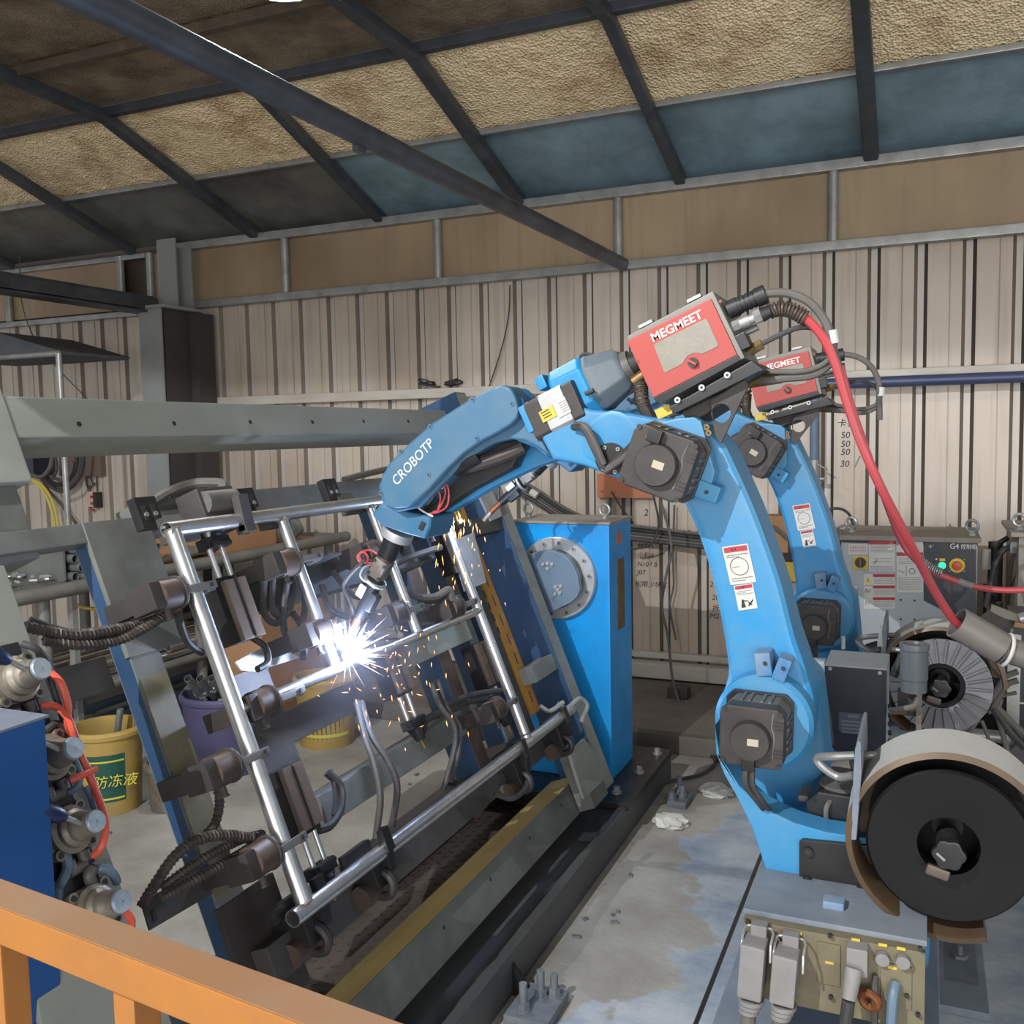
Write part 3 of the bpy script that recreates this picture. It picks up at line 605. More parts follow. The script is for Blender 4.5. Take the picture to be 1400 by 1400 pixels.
def mount(root, places):
    for i, (px, py, n, flip) in enumerate(places):
        o = root if i == 0 else copy_tree(root)
        s, y = fxp(px, py, 0); m = fmat(s, n, y)
        if flip: m = m @ Matrix.Rotation(PI, 4, 'Z')
        o.parent = fx; o.matrix_parent_inverse = Matrix.Translation(-fx.location); o.matrix_basis = m
mount(rotary_clamp(), [(258, 806, 0, 0), (331, 1038, 0, 0), (383, 1156, 0, 0), (411, 765, 0, 0), (521, 752, 0, 0), (556, 834, 0, 0), (383, 952, 0, 0), (632, 826, 0, 0), (688, 963, 0, 0), (454, 858, 0, 0), (600, 716, 0, 0)])
mount(slide_cylinder(), [(424, 1088, -.02, 0), (342, 824, -.02, 1), (690, 900, -.06, 0), (637, 745, -.04, 1), (566, 905, -.05, 0)])
mount(slotted_bracket(), [(232, 726, 0, 0), (366, 708, 0, 0), (478, 690, 0, 0)])
mount(tube_gripper(), [(318, 712, 0, 0)])
mount(bottom_gripper(), [(512, 1160, 0, 0), (430, 1228, -.02, 0), (706, 1032, 0, 0), (764, 985, 0, 0)])
# hoses tied to the fixture
def hose(pts, r, m=CORR, ribs=False, name='hose', parent=None):
    P = [FP(x, y, n) for x, y, n in pts]
    h = MB().tube(P, r, 8).build(name, m, parent or fx)
    if ribs:
        L = sum((b-a).length for a, b in zip(P, P[1:])); k = int(L/.009)
        MB().spring(P, r, .0022, k, 4, 8).build('conduit_rib', m, h)
    return h
hose([(35, 857, -.05), (100, 868, -.04), (150, 862, -.04), (190, 855, -.05), (215, 846, -.05), (248, 832, -.02)], .0095, CORR, True)
hose([(60, 876, -.05), (110, 882, -.04), (160, 876, -.04), (195, 860, -.03), (225, 842, -.02), (246, 832, -.01)], .0085, CORR, True)
hose([(40, 848, -.06), (80, 862, -.05), (130, 870, -.05), (185, 866, -.06), (205, 852, -.06)], .008, CABLE)
hose([(243, 838, -.01), (248, 860, -.05), (258, 880, -.08), (276, 893, -.1)], .008, CABLE)
hose([(195, 1238, -.06), (215, 1205, -.06), (238, 1172, -.04), (270, 1148, -.03), (310, 1142, -.03), (345, 1147, -.03)], .0095, CORR, True)
hose([(220, 1215, -.08), (245, 1196, -.06), (285, 1170, -.05), (330, 1148, -.05), (360, 1140, -.05)], .008, CORR, True)
hose([(222, 1228, -.06), (250, 1212, -.05), (300, 1184, -.04), (340, 1160, -.04), (366, 1146, -.04)], .008, CORR, True)
hose([(311, 1056, -.02), (299, 1072, -.03), (300, 1100, -.05), (293, 1128, -.07), (272, 1150, -.08)], .0085, CORR, True)
hose([(488, 960, -.02), (500, 1010, .02), (512, 1045, .04), (520, 1090, .04), (514, 1145, .0)], .0085, CABLE)
hose([(494, 960, -.02), (508, 1005, .02), (530, 1040, .04), (543, 1075, .04), (536, 1130, .0)], .0085, CABLE)
hose([(590, 935, -.03), (602, 965, -.01), (620, 990, .0), (622, 1020, .0), (606, 1080, -.05)], .008, CABLE)
hose([(598, 930, -.03), (612, 970, -.01), (628, 995, .0), (626, 1030, .0), (616, 1068, -.05)], .008, CABLE)
hose([(548, 803, -.06), (570, 816, -.02), (595, 816, .0), (614, 806, .03), (618, 820, .02)], .011, CABLEG)
hose([(540, 790, -.06), (560, 812, -.04), (590, 822, -.02), (606, 812, .0)], .009, CABLE)
hose([(530, 776, -.05), (560, 762, -.02), (590, 752, .0), (604, 748, .02)], .0095, CABLEG)
hose([(536, 786, -.07), (566, 774, -.04), (590, 762, -.02)], .009, CABLE)
hose([(500, 838, -.06), (520, 838, -.03), (536, 836, .0), (544, 828, .02)], .009, CABLEG)
hose([(604, 968, -.06), (630, 955, -.04), (655, 948, -.02), (684, 944, .0)], .009, CABLE)
hose([(600, 980, -.07), (635, 962, -.05), (664, 956, -.03), (682, 950, -.01)], .008, CABLE)
hose([(578, 1000, -.1), (582, 985, -.08), (600, 975, -.07), (620, 965, -.06)], .011, CORR)
for a in ((392, 775, 8), (404, 772, 0), (420, 800, -6)):
    hose([(a[0]-28, a[1]-2, -.03), (a[0]-32, a[1]+30, -.05), (a[0]-30, a[1]+65, -.06), (a[0]-12, a[1]+68+a[2], -.06), (a[0]-4, a[1]+40, -.06), (a[0]-2, a[1]+8, -.05)], .0085, CABLE)
hose([(400, 838, -.06), (412, 855, -.06), (416, 880, -.05), (414, 900, -.04)], .0085, CABLE)
hose([(440, 800, -.08), (450, 830, -.07), (470, 842, -.06), (490, 846, -.05)], .0085, CABLE)
hose([(455, 780, -.08), (480, 812, -.07), (505, 816, -.05), (512, 800, -.04)], .0085, CABLE)
hose([(447, 1056, -.06), (465, 1075, -.05), (466, 1105, -.05), (452, 1128, -.05), (436, 1135, -.05)], .010, CABLE)
hose([(452, 1052, -.06), (458, 1085, -.05), (456, 1115, -.05)], .005, CABLE)
hose([(203, 690, -.12), (232, 672, -.11), (262, 662, -.09), (285, 660, -.06), (303, 662, -.04), (305, 672, -.03)], .012, CABLEG)
hose([(470, 656, -.12), (492, 650, -.11), (518, 644, -.1), (536, 640, -.1)], .010, CABLEG)
hose([(345, 872, -.05), (362, 884, -.03), (366, 905, -.02), (352, 915, -.02)], .008, CABLE)
hose([(676, 1085, -.02), (700, 1092, .0), (718, 1078, .0), (722, 1062, .0)], .008, CABLE)
for pts in (((762, 962, -.02), (775, 968, 0), (792, 955, .03), (803, 965, .03), (795, 985, .02)), ((738, 965, -.05), (752, 972, -.03), (770, 960, 0))):
    hose(pts, .008, ALU)
# ================================================================== WELDING ROBOTS (the near one is built, the far one copied with its elbow raised)
YR = 1.95
def rp(px, py, dy=0): return at_y(px, py, YR+dy)
def out2(pts, dy): return [(p.x, p.z) for p in (rp(x, y, dy) for x, y in pts)]
def smooth2(pts, n=4):
    P = [Vector((p[0], p[1], 0)) for p in pts]; N_ = len(P); o = []
    for i in range(N_):
        p0, p1, p2, p3 = P[i-1], P[i], P[(i+1) % N_], P[(i+2) % N_]
        for k in range(n):
            t = k/n; q = .5*((2*p1)+(p2-p0)*t+(2*p0-5*p1+4*p2-p3)*t*t+(3*p1-p0-3*p2+p3)*t**3); o.append((q.x, q.y))
    return o
ROOT = thing('welding_robot', 'nearer blue welding robot, red feeder box on its elbow, torch at the sparking joint', 'robot', (rp(1150, 1228).x, YR, rp(1150, 1228).z-.05), 'blue welding robots')
def part(bm, name, mat, parent=None, bev=0, **k): return bm.build(name, mat, parent if parent is not None else ROOT, bev=bev, **k)
def plan(pts, dy, y0, y1, name, mat, parent=None, bev=.006, sm=0, seg=2):
    o = out2(pts, dy)
    if sm: o = smooth2(o, sm)
    return part(MB().prism(o, YR+y0, YR+y1), name, mat, parent, bev, seg=seg)
def bolt(p, ax, r, parent, m=BLACK, l=.006, name='bolt'):
    p = Vector(p); a = Vector(ax).normalized(); b = MB(); b.cyl(p, p+a*l, r, n=12); b.m(1).cyl(p+a*l*.98, p+a*(l*1.04), r*.5, n=6); return b.build(name, [m, BLACK], parent)
NY = Vector((0, -1, 0))
EL = []      # everything that turns with the elbow
# ---- base: pedestal plate, foot, connector box
zt = rp(1019, 1253, -.38).z; zb = rp(1262, 1394, -.38).z-.02
bx0, bx1 = rp(1019, 1253, -.38).x, rp(1262, 1283, -.38).x
J1 = rp(1150, 1200)
part(MB().bbox((bx0-.06, 1.52, zb-.10), (bx1+.03, 2.2, zb-.075)), 'pedestal_plate', PLATE, bev=.004)
b = MB(); b.bbox((bx0+.05, 1.66, .02), (bx1-.03, 2.1, zb-.1)); part(b, 'pedestal', BLACK2, bev=.005)
part(MB().bbox((bx0-.08, 1.50, 0), (bx1+.16, 2.25, .022)), 'pedestal_foot', PLATE, bev=.003)
foot = part(MB().lathe([(.001, 0), (.165, 0), (.165, .035), (.150, .05), (.150, .17), (.001, .17)], (J1.x, YR, zb-.075), (0, 0, 1), 40), 'base_casting', BLUE)
part(MB().bbox((bx0, 1.60, zb), (bx1, 1.95, zt-.004)), 'rear_box', BLUE_DUST, bev=.004)
part(MB().bbox((bx0-.006, 1.585, zt-.004), (bx1+.006, 1.90, zt+.006)), 'box_lid', PLATE, bev=.002)
cp = part(MB().bbox((bx0-.004, 1.566, zb), (bx1+.004, 1.60, zt-.004)), 'connector_panel', [BEIGE], bev=.002)
def fr(px, py): return rp(px, py, -.386)
for x, y in ((1022, 1258), (1258, 1296), (1255, 1386), (1135, 1278), (1240, 1360), (1136, 1362)): bolt(fr(x, y), NY, .0036, cp)
def yl(px, py, w, h): p = fr(px, py); MB().box(p, (w, .002, h)).build('yellow_tag', YELLOW, cp)
for px, py in ((1091, 1276), (1170, 1285), (1207, 1292), (1232, 1297), (1134, 1316), (1220, 1323)): yl(px, py, .013, .0045)
p = fr(1133, 1318); MB().box(p+Vector((0, .001, 0)), (.036, .004, .07)).build('blank_cover', BEIGE, cp, bev=.001)
p = fr(1225, 1348); MB().box(p+Vector((0, .001, 0)), (.046, .004, .07)).build('blank_cover', BEIGE, cp, bev=.001)
for cx, cy, by in ((1040, 1268, 1345), (1083, 1282, 1352)):
    p = fr(cx, cy); q = fr(cx-8, by)
    hd = part(MB().box(((p.x+q.x)/2-.002, p.y-.035, (p.z+q.z)/2), (.040, .05, abs(p.z-q.z)*.92), Matrix.Rotation(.07, 3, 'Y')), 'connector_hood', CONN, bev=.005)
    MB().box((p.x, p.y-.012, p.z+.004), (.026, .022, .02)).build('hood_latch', CONN, hd, bev=.002)
    lv = MB(); 
    lv.tube([(p.x-.023, p.y-.05, p.z-.03), (p.x-.023, p.y-.045, p.z-.004), (p.x-.02, p.y-.012, p.z+.006), (p.x+.02, p.y-.012, p.z+.006), (p.x+.023, p.y-.045, p.z-.004), (p.x+.023, p.y-.05, p.z-.03)], .0022, 6, 3)
    lv.build('wire_latch', ALU, hd)
    g = MB()
    for k in range(3): g.cyl((q.x-.002*k, q.y-.035, q.z-.004-.009*k), (q.x-.002*k, q.y-.035, q.z-.011-.009*k), .021-.002*k, n=16)
    g.build('cable_gland', CONN, hd)
    part(MB().tube([(q.x-.004, q.y-.035, q.z-.03), (q.x-.006, q.y-.04, q.z-.1), (q.x-.0, q.y-.03, q.z-.2), (q.x+.05, q.y+.1, q.z-.36)], .0125, 10), 'base_cable', CABLEG)
p = fr(1173, 1305)
rc = part(MB().box((p.x, p.y-.012, p.z), (.032, .03, .045)), 'round_plug', CONN, bev=.003)
MB().cyl((p.x-.004, p.y-.03, p.z-.008), (p.x-.01, p.y-.05, p.z-.05), .014, .011, n=14).build('plug_body', CONN, rc)
part(MB().tube([(p.x-.01, p.y-.05, p.z-.05), (p.x-.016, p.y-.05, p.z-.1), (p.x-.03, p.y-.03, p.z-.2)], .010, 10), 'base_cable', CABLE)
for px, py in ((1207, 1308), (1235, 1312)):
    p = fr(px, py); MB().cyl(p, p+NY*.012, .0105, n=16).build('round_socket', CONN, cp)
p = fr(1190, 1358); part(MB().torus(p+NY*.02, (.3, 1, .2), .013, .007, 16, 8), 'copper_strap', COPPER)
p = fr(1225, 1342); part(MB().tube([p+NY*.004, p+NY*.02+Vector((-.004, 0, -.02)), p+NY*.02+Vector((-.008, 0, -.09)), p+Vector((-.02, .03, -.2))], .008, 10), 'base_cable', PVCG)
p = fr(1197, 1332); part(MB().tube([p+NY*.005, p+NY*.02+Vector((.0, 0, -.03)), p+Vector((.002, -.02, -.15))], .005, 8), 'base_cable', CABLE)
p = rp(1140, 1240, -.3); part(MB().box(p, (.035, .03, .03)), 'stop_block', BLUE_DUST, bev=.004)
# ---- swivel body
body = plan([(977, 991), (979, 1030), (990, 1059), (1008, 1091), (1027, 1130), (1037, 1159), (1047, 1190), (1069, 1207), (1091, 1213), (1133, 1223), (1176, 1227), (1190, 1200), (1186, 1146), (1149, 1141), (1130, 1138), (1085, 1125), (1043, 1104), (1011, 1075), (985, 1035)], -.2, -.2, -.135, 'swivel_front', BLUE, bev=.012, seg=3)
plan([(985, 1000), (995, 1062), (1030, 1135), (1050, 1192), (1075, 1210), (1176, 1227), (1190, 1215), (1188, 1152), (1150, 1132), (1120, 1080), (1114, 1010), (1108, 960), (1080, 930)], -.135, -.005, .14, 'swivel_back', BLUE, bev=.012)
part(MB().prism(out2([(1030, 1135), (1050, 1192), (1075, 1210), (1176, 1227), (1186, 1160), (1120, 1150)], -.16), YR-.15, YR+.02), 'swivel_floor', BLUE)
bp = plan([(1093, 1150), (1098, 1147), (1192, 1156), (1192, 1227), (1100, 1213), (1093, 1208)], -.205, -.21, -.198, 'cover_plate', BLACK2, bev=.002)
for x, y in ((1105, 1163), (1104, 1203), (1178, 1215)): bolt(rp(x, y, -.21), NY, .009, bp, BLACK2, .008)
# J1 motor lying in the swivel
m = plan([(1102, 1096), (1118, 1082), (1166, 1090), (1168, 1136), (1130, 1128), (1103, 1128)], -.13, -.13, -.02, 'swing_motor', BLACK2, bev=.005)
p = rp(1150, 1082, -.08); MB().cyl(p-Vector((0, 0, .01)), p+Vector((0, 0, .018)), .04, n=26).build('motor_cap', MOTORFIN, m)
MB().tube([rp(1130, 1125, -.135), rp(1130, 1105, -.14), rp(1138, 1092, -.12)], .005, 8).build('motor_lead', CABLEG, m)
p = rp(1112, 1086, -.08); MB().box(p, (.05, .06, .012)).build('motor_flange', MOTORFIN, m, bev=.003)
# ---- lower arm with the disc and motor of the shoulder joint
arm = plan([(908, 640), (920, 664), (936, 692), (955, 735), (972, 790), (985, 850), (992, 895), (994, 925), (984, 960), (982, 1000), (1000, 1040), (1043, 1056), (1090, 1038), (1112, 1002), (1113, 962), (1107, 936), (1098, 905), (1086, 870), (1068, 799), (1048, 740), (1028, 688), (1004, 635), (985, 600), (955, 580), (920, 592)], -.09, -.09, .05, 'lower_arm', BLUE, bev=.02, sm=3, seg=3)
DC = rp(1043, 989, -.14); DR = (rp(1111, 989, -.14)-rp(976, 989, -.14)).length/2
disc = part(MB().lathe([(.001, -.055), (DR-.008, -.055), (DR, -.047), (DR, .0), (.001, 0)], DC+Vector((0, .055, 0)), (0, 1, 0), 56), 'shoulder_disc', BLUE)
for x, y, w in ((1046, 905, .030), (1071, 912, .026)):
    p = rp(x, y, -.115); MB().box(p, (w, .05, .045), Matrix.Rotation(-.12 if x < 1060 else .35, 3, 'Y')).build('lifting_lug', BLUE_DUST, disc, bev=.004)
    bolt(rp(x, y+2, -.141), NY, .004, disc, BLACK, .002)
LABELB = M('beige_motor_label', rgb(176, 166, 146), .6)
def motor(cx, cy, dy, w, h, d, rot, parent=None, grp=None, fin=MOTORFIN):
    c = rp(cx, cy, dy); R = Matrix.Rotation(rot, 3, 'Y')
    def P(x, y, z): return c+R@Vector((x, y, z))
    def oct_(hw, hh, k, y0, y1):
        pts = [(-hw, -hh+k), (-hw, hh-k), (-hw+k, hh), (hw-k, hh), (hw, hh-k), (hw, -hh+k), (hw-k, -hh), (-hw+k, -hh)]
        b = MB(); b.fprism(pts, c, R@Vector((1, 0, 0)), R@Vector((0, 0, 1)), Vector((0, 1, 0)), y0, y1); return b
    o = part(oct_(w*.5, h*.5, w*.16, -d*.72, 0), 'joint_motor', fin, parent, .003)
    oct_(w*.54, h*.54, w*.12, -.012, 0).build('motor_flange', BLACK2, o, bev=.002)
    oct_(w*.5, h*.5, w*.12, -d, -d*.6).build('end_bell', MOTOR, o, bev=.005)
    b = MB()
    for k in (-.22, -.1, .1, .22):
        b.box(P(k*w, -d*.35, h*.5), (w*.05, d*.6, .006), R); b.box(P(w*.5, -d*.35, k*h), (.006, d*.6, w*.05), R)
    stuff(b.build('cooling_fins', MOTORFIN, o, bev=.001))
    r = w*.31; q = P(0, -d, -h*.03)
    cap = part(MB().lathe([(.001, -.018), (r*.94, -.018), (r, -.013), (r, .002)], q, (0, 1, 0), 40), 'encoder_cap', MOTOR, o)
    MB().box(q+Vector((.006, -.0185, 0)), (w*.17, .001, w*.11), R).build('white_label', LABELB, cap)
    b = MB()
    for kz in (.30, .24, .18, -.16, -.22, -.28): b.box(P(w*.41, -d-.0005, kz*h), (w*.13, .002, h*.028), R)
    stuff(b.build('bell_slots', BLACK, o))
    b = MB(); b.tube([P(w*.33, -d, h*.44), P(w*.31, -d, h*.2), P(w*.35, -d, h*.05), P(w*.33, -d, -h*.3)], .0022, 6); b.build('bell_seam', MOTORFIN, o)
    for sx in (-1, 1):
        for sz in (-1, 1): bolt(P(sx*w*.43, -d, sz*h*.43), NY, .005, o, BLACK, .003)
    MB().box(P(-w*.02 if rot < .2 else -.02, -d-.006, (-h*.42 if rot < .2 else h*.38)), (w*.2, .022, h*.2), R).build('lead_block', BLACK2, o, bev=.002)
    return o, P
mo, MP = motor(1039, 987, -.14, .116, .112, .10, .03)
part(MB().tube([MP(-.006, -.11, -.05), MP(-.004, -.112, -.085), MP(.014, -.09, -.12), MP(.02, -.05, -.15)], .006, 8), 'motor_lead', CABLE, mo)
part(MB().tube([MP(.006, -.11, -.05), MP(.008, -.11, -.085), MP(.024, -.09, -.12), MP(.03, -.05, -.15)], .005, 8), 'motor_lead', CABLE, mo)
# warning stickers on the arm: flat print
def sticker(c4, dy, circ, parent):
    P = [rp(x, y, dy) for x, y in c4]   # tl tr br bl
    u = P[1]-P[0]; v = P[3]-P[0]
    def at(a, b, l): return P[0]+u*a+v*b+NY*l
    s = MB().quad(at(0, 0, .0008), at(1, 0, .0008), at(1, 1, .0008), at(0, 1, .0008)).build('warning_sticker', WHITE, parent, smooth=0)
    MB().quad(at(.05, .03, .0012), at(.95, .03, .0012), at(.95, .17, .0012), at(.05, .17, .0012)).build('red_header', REDPRINT, s, smooth=0)
    k = MB(); 
    for a, b in ((.38, .1), (.5, .1)): k.quad(at(a-.05, .13, .0014), at(a+.03, .13, .0014), at(a+.0, .06, .0014), at(a-.02, .06, .0014))
    rows = (.23, .28, .84, .9) if circ else (.25, .31, .37)
    for i, r in enumerate(rows):
        x = .1
        while x < (.9 if i % 2 == 0 else .6):
            w = random.uniform(.02, .05); k.quad(at(x, r, .0014), at(x+w, r, .0014), at(x+w, r+.022, .0014), at(x, r+.022, .0014)); x += w+.02
    if circ:
        n = 32; cx, cy, rr = .5, .55, .33; asp = u.length/v.length
        for i in range(n):
            a0, a1 = 2*PI*i/n, 2*PI*(i+1)/n
            f = lambda a, q: at(cx+q*math.cos(a), cy+q*math.sin(a)*asp, .0014)
            k.quad(f(a0, rr), f(a1, rr), f(a1, rr+.025), f(a0, rr+.025))
        k.quad(at(.2, .56, .0014), at(.5, .545, .0014), at(.5, .555, .0014), at(.2, .57, .0014))
    else:
        for q in (((.18, .9), (.42, .9), (.36, .58), (.28, .58)), ((.28, .6), (.62, .66), (.62, .69), (.28, .66)), ((.55, .82), (.85, .62), (.88, .66), (.6, .88)), ((.62, .7), (.78, .82), (.74, .86), (.58, .74))):
            k.quad(*[at(a, b, .0014) for a, b in q])
    k.build('sticker_print', INK, s, smooth=0); return s
sticker(((987, 748), (1022, 743), (1032, 795), (999, 800)), -.091, True, arm)
sticker(((1003, 801), (1029, 797), (1035, 831), (1010, 835)), -.091, False, arm)
p = rp(1000, 762, -.09)
# ---- elbow casting (turns about the elbow joint)
J3 = rp(912, 632, -.1); J3 = Vector((J3.x, YR, J3.z))
elbow = plan([(712, 557), (722, 548), (760, 548), (810, 560), (862, 565), (900, 572), (950, 572), (979, 648), (974, 662), (912, 684), (893, 675), (862, 660), (800, 637), (757, 628), (738, 592)], -.1, -.11, .09, 'elbow_casting', BLUE, bev=.014, seg=3); EL.append(elbow)
h = plan([(868, 600), (880, 585), (925, 572), (950, 570), (960, 575), (979, 645), (975, 661), (914, 685), (893, 676), (878, 650)], -.125, -.135, -.1, 'elbow_flange', BLUE, elbow, .005)
m3, MP3 = motor(915, 631, -.135, .130, .122, .085, .35, elbow)
part(MB().box(rp(968, 671, -.12), (.05, .04, .035), Matrix.Rotation(.35, 3, 'Y')), 'lifting_lug', BLUE, elbow, .004)
bolt(rp(966, 673, -.141), NY, .004, elbow, BLACK, .002)
# ---- roll-axis motor with its bell lying along the forearm
def pp(px, py, dy): return rp(px, py, dy)
a0, a1 = pp(722, 570, -.06), pp(792, 532, -.06); ax = (a1-a0).normalized()
def cyl_oct(p0, p1, w, h, k): 
    R = frame_to(p1-p0, (0, -1, 0)); b = MB(); pts = [(-w, -h+k), (-w, h-k), (-w+k, h), (w-k, h), (w, h-k), (w, -h+k), (w-k, -h), (-w+k, -h)]
    b.fprism(pts, p0, R.col[0], R.col[1], R.col[2], 0, (p1-p0).length); return b
rm = part(cyl_oct(pp(734, 578, -.07), pp(800, 545, -.07), .042, .045, .008), 'roll_motor', MOTOR, elbow, .003)
cyl_oct(pp(755, 567, -.0705), pp(785, 552, -.0705), .0425, .0458, .008).build('bright_motor_body', ALU, rm)
pf = pp(734, 578, -.07); Rr_ = frame_to(ax, (0, -1, 0))
def onface(px, py, w, h, m, name, l=.001): MB().box(rp(px, py, -.118), (w, .0015, h), Matrix.Rotation(.42-PI*0, 3, 'Y')@Matrix.Identity(3)).build(name, m, rm)
RA = Matrix.Rotation(-math.atan2(ax.z, ax.x), 3, 'Y')
MB().box(rp(749, 566, -.118), (.034, .0015, .024), RA).build('yellow_sticker', YELLOW, rm)
kk = MB()
for i in range(3): kk.box(rp(746, 562, -.1188)+RA@Vector((-.002+.001*i, 0, -.006*i)), (.02, .0005, .0022), RA)
kk.build('sticker_print', INK, rm)
MB().box(rp(768, 557, -.1182), (.030, .0015, .034), RA).build('white_label', WHITE, rm)
kk = MB()
for i in range(5): kk.box(rp(769, 549, -.119)+RA@Vector((0, 0, -.005*i)), (.02, .0004, .0016), RA)
kk.build('label_print', GREYINK, rm)
part(MB().box(rp(747, 524, -.02), (.022, .07, .03), RA), 'lifting_lug', BLUE, elbow, .004)
part(MB().box(rp(775, 515, -.02), (.03, .06, .026), RA), 'lifting_lug', BLUE, elbow, .004)
part(MB().box(rp(723, 573, -.10), (.016, .03, .06), RA), 'motor_clip', BLUE, elbow, .003)
bell = MB(); R = frame_to(ax, (0, -1, 0)); p0 = pp(772, 549, -.03); n = 14
L = (pp(862, 515, -.03)-p0).length
def octa(w, h, k): return [(-w, -h+k), (-w, h-k), (-w+k, h), (w-k, h), (w, h-k), (w, -h+k), (w-k, -h), (-w+k, -h)]
def bell_rings(bl, spec):
    rings = [[bl.bm.verts.new(p0+R.col[0]*x+R.col[1]*y+R.col[2]*(L*t)) for x, y in octa(w, h, k)] for t, w, h, k in spec]
    for a, b_ in zip(rings, rings[1:]): bl.join(a, b_)
    bl.face(rings[0][::-1]); bl.face(rings[-1]); return bl
bell_rings(bell, ((0, .058, .054, .02), (.04, .064, .06, .024), (.48, .064, .060, .028), (.52, .060, .056, .028)))
be = part(bell, 'motor_bell', BLUE, elbow, .007, seg=3)
bell_rings(MB(), ((.45, .056, .054, .026), (.56, .061, .057, .028), (.62, .058, .054, .028), (.93, .046, .043, .024), (1, .036, .034, .02))).build('bell_cap', M('dusty_grey_bell', rgb(104, 112, 116), .55, 0, rgb(74, 98, 116), .7, 8), be, bev=.004)
MB().box(rp(806, 536, -.10), (.02, .012, .009), RA).build('bell_slot', BLACK, be, bev=.003)
p1 = p0+ax*L; MB().cyl(p1-ax*.01, p1+ax*.014, .036, .032, n=28).build('bell_collar', MOTORFIN, be); MB().cyl(p1+ax*.012, p1+ax*.045, .028, .02, n=24).build('rubber_boot', BLACK, be)
bs = plan([(806, 580), (840, 560), (872, 575), (878, 610), (850, 640), (800, 625)], -.09, -.112, -.03, 'gear_housing', BLUE, elbow, .012, 3)
part(MB().tube([rp(784, 584, -.12), rp(798, 585, -.14), rp(812, 612, -.135), rp(822, 633, -.128), rp(828, 640, -.125)], .0075, 8), 'motor_lead', CABLE, elbow)
part(MB().tube([rp(786, 580, -.12), rp(802, 584, -.145), rp(817, 612, -.14), rp(826, 634, -.13)], .006, 8), 'motor_lead', CABLEG, elbow)
cg = part(MB().cyl(rp(836, 627, -.111), rp(836, 627, -.111)+NY*.008, .032, n=36), 'cable_gland_plate', BLACK2, elbow)
for x, y in ((827, 612), (845, 614), (825, 641), (841, 645)): bolt(rp(x, y, -.119), NY, .0042, cg, GALV, .003)
part(MB().tube([rp(828, 643, -.122), rp(845, 632, -.14), rp(862, 618, -.16), rp(878, 600, -.2), rp(890, 598, -.222)], .0072, 8), 'motor_lead', CABLEG, elbow)
part(MB().tube([rp(830, 640, -.122), rp(850, 622, -.145), rp(868, 604, -.17), rp(885, 590, -.2)], .006, 8), 'motor_lead', CABLE, elbow)
# ---- forearm: yoke, side cover, far fork
fore = plan([(697, 528), (715, 545), (737, 592), (757, 628), (738, 610), (718, 601), (700, 600), (676, 606), (640, 628), (606, 662), (575, 694), (545, 700), (524, 688), (519, 665), (532, 635), (562, 605), (590, 580), (645, 545), (676, 530)], -.075, -.082, -.02, 'forearm', BLUE_FORE, bev=.01, seg=3); EL.append(fore)
plan([(697, 528), (715, 545), (737, 592), (757, 628), (720, 640), (660, 668), (602, 702), (560, 724), (540, 700), (545, 680), (600, 628), (650, 590), (690, 560)], -.02, .035, .08, 'far_fork', BLUE, fore, .008)
plan([(697, 528), (714, 544), (737, 592), (757, 628), (735, 612), (712, 604), (690, 590)], -.03, -.05, .07, 'roll_collar', BLUE, fore, .01)
cov = plan([(517.5, 668), (522, 649), (533.6, 633), (562.5, 604), (588, 581), (617, 562), (643, 546), (675, 530), (688, 526), (697.5, 530), (705.5, 546), (709, 562), (706, 572), (697.5, 581), (681, 591), (656, 604), (633, 620), (611, 641), (588, 666.6), (569, 684), (556, 694), (540, 695.5), (525.5, 687.5)], -.112, -.112, -.084, 'side_cover', BLUE_FORE, fore, .007, seg=3)
for x, y in ((700, 552), (652, 599), (586, 649), (521, 674), (588, 583), (548, 617), (646, 546)): bolt(rp(x, y, -.112), NY, .0055, cov, BLUE_FORE, .002)
u = rp(594, 600, -.1125)-rp(539, 660, -.1125)
text('maker_lettering', 'CROBOTP', .0225, rp(542, 665, -.1125), u, (-u.z*0-.6, 0, .8), WHITEINK, cov, sx=.93, shear=.1)
dk = plan([(555, 700), (590, 662), (640, 626), (676, 608), (700, 603), (716, 606), (700, 640), (640, 672), (590, 706)], -.02, -.02, .03, 'wrist_drive', BLACK, fore, .006)
part(MB().tube([rp(716, 610, -.03), rp(690, 622, -.04), rp(660, 632, -.05), rp(630, 640, -.05)], .016, 10), 'wrist_hose', CORR, dk)
part(MB().tube([rp(655, 622, -.06), rp(640, 630, -.062), rp(622, 640, -.06)], .02, 12), 'rubber_boot', BLACK2, dk)
b = MB()
for k in range(5): b.torus(rp(650-4*k, 622+2*k, -.065), (rp(640, 630)-rp(655, 622)), .012, .0025, 14, 6)
b.build('hose_spring', STEEL, dk)
for pts, m_ in ((((598, 655), (612, 665), (612, 690), (600, 700), (588, 702)), REDHOSE), (((604, 658), (609, 674), (600, 696), (592, 700)), REDHOSE), (((596, 664), (602, 680), (598, 700)), REDHOSE), (((570, 693), (580, 700), (592, 706)), WHITEINK), (((598, 650), (606, 658), (604, 668)), WHITEINK), (((584, 690), (592, 680), (598, 668)), CABLEG)):
    part(MB().tube([rp(x, y, -.06) for x, y in pts], .0022, 6), 'signal_wire', m_, dk)
b = MB(); b.cyl(rp(600, 656, -.05), rp(592, 668, -.05), .016, n=20); b.cyl(rp(588, 672, -.05), rp(575, 690, -.05), .02, n=20); part(b, 'wrist_motor', BLACK2, dk)
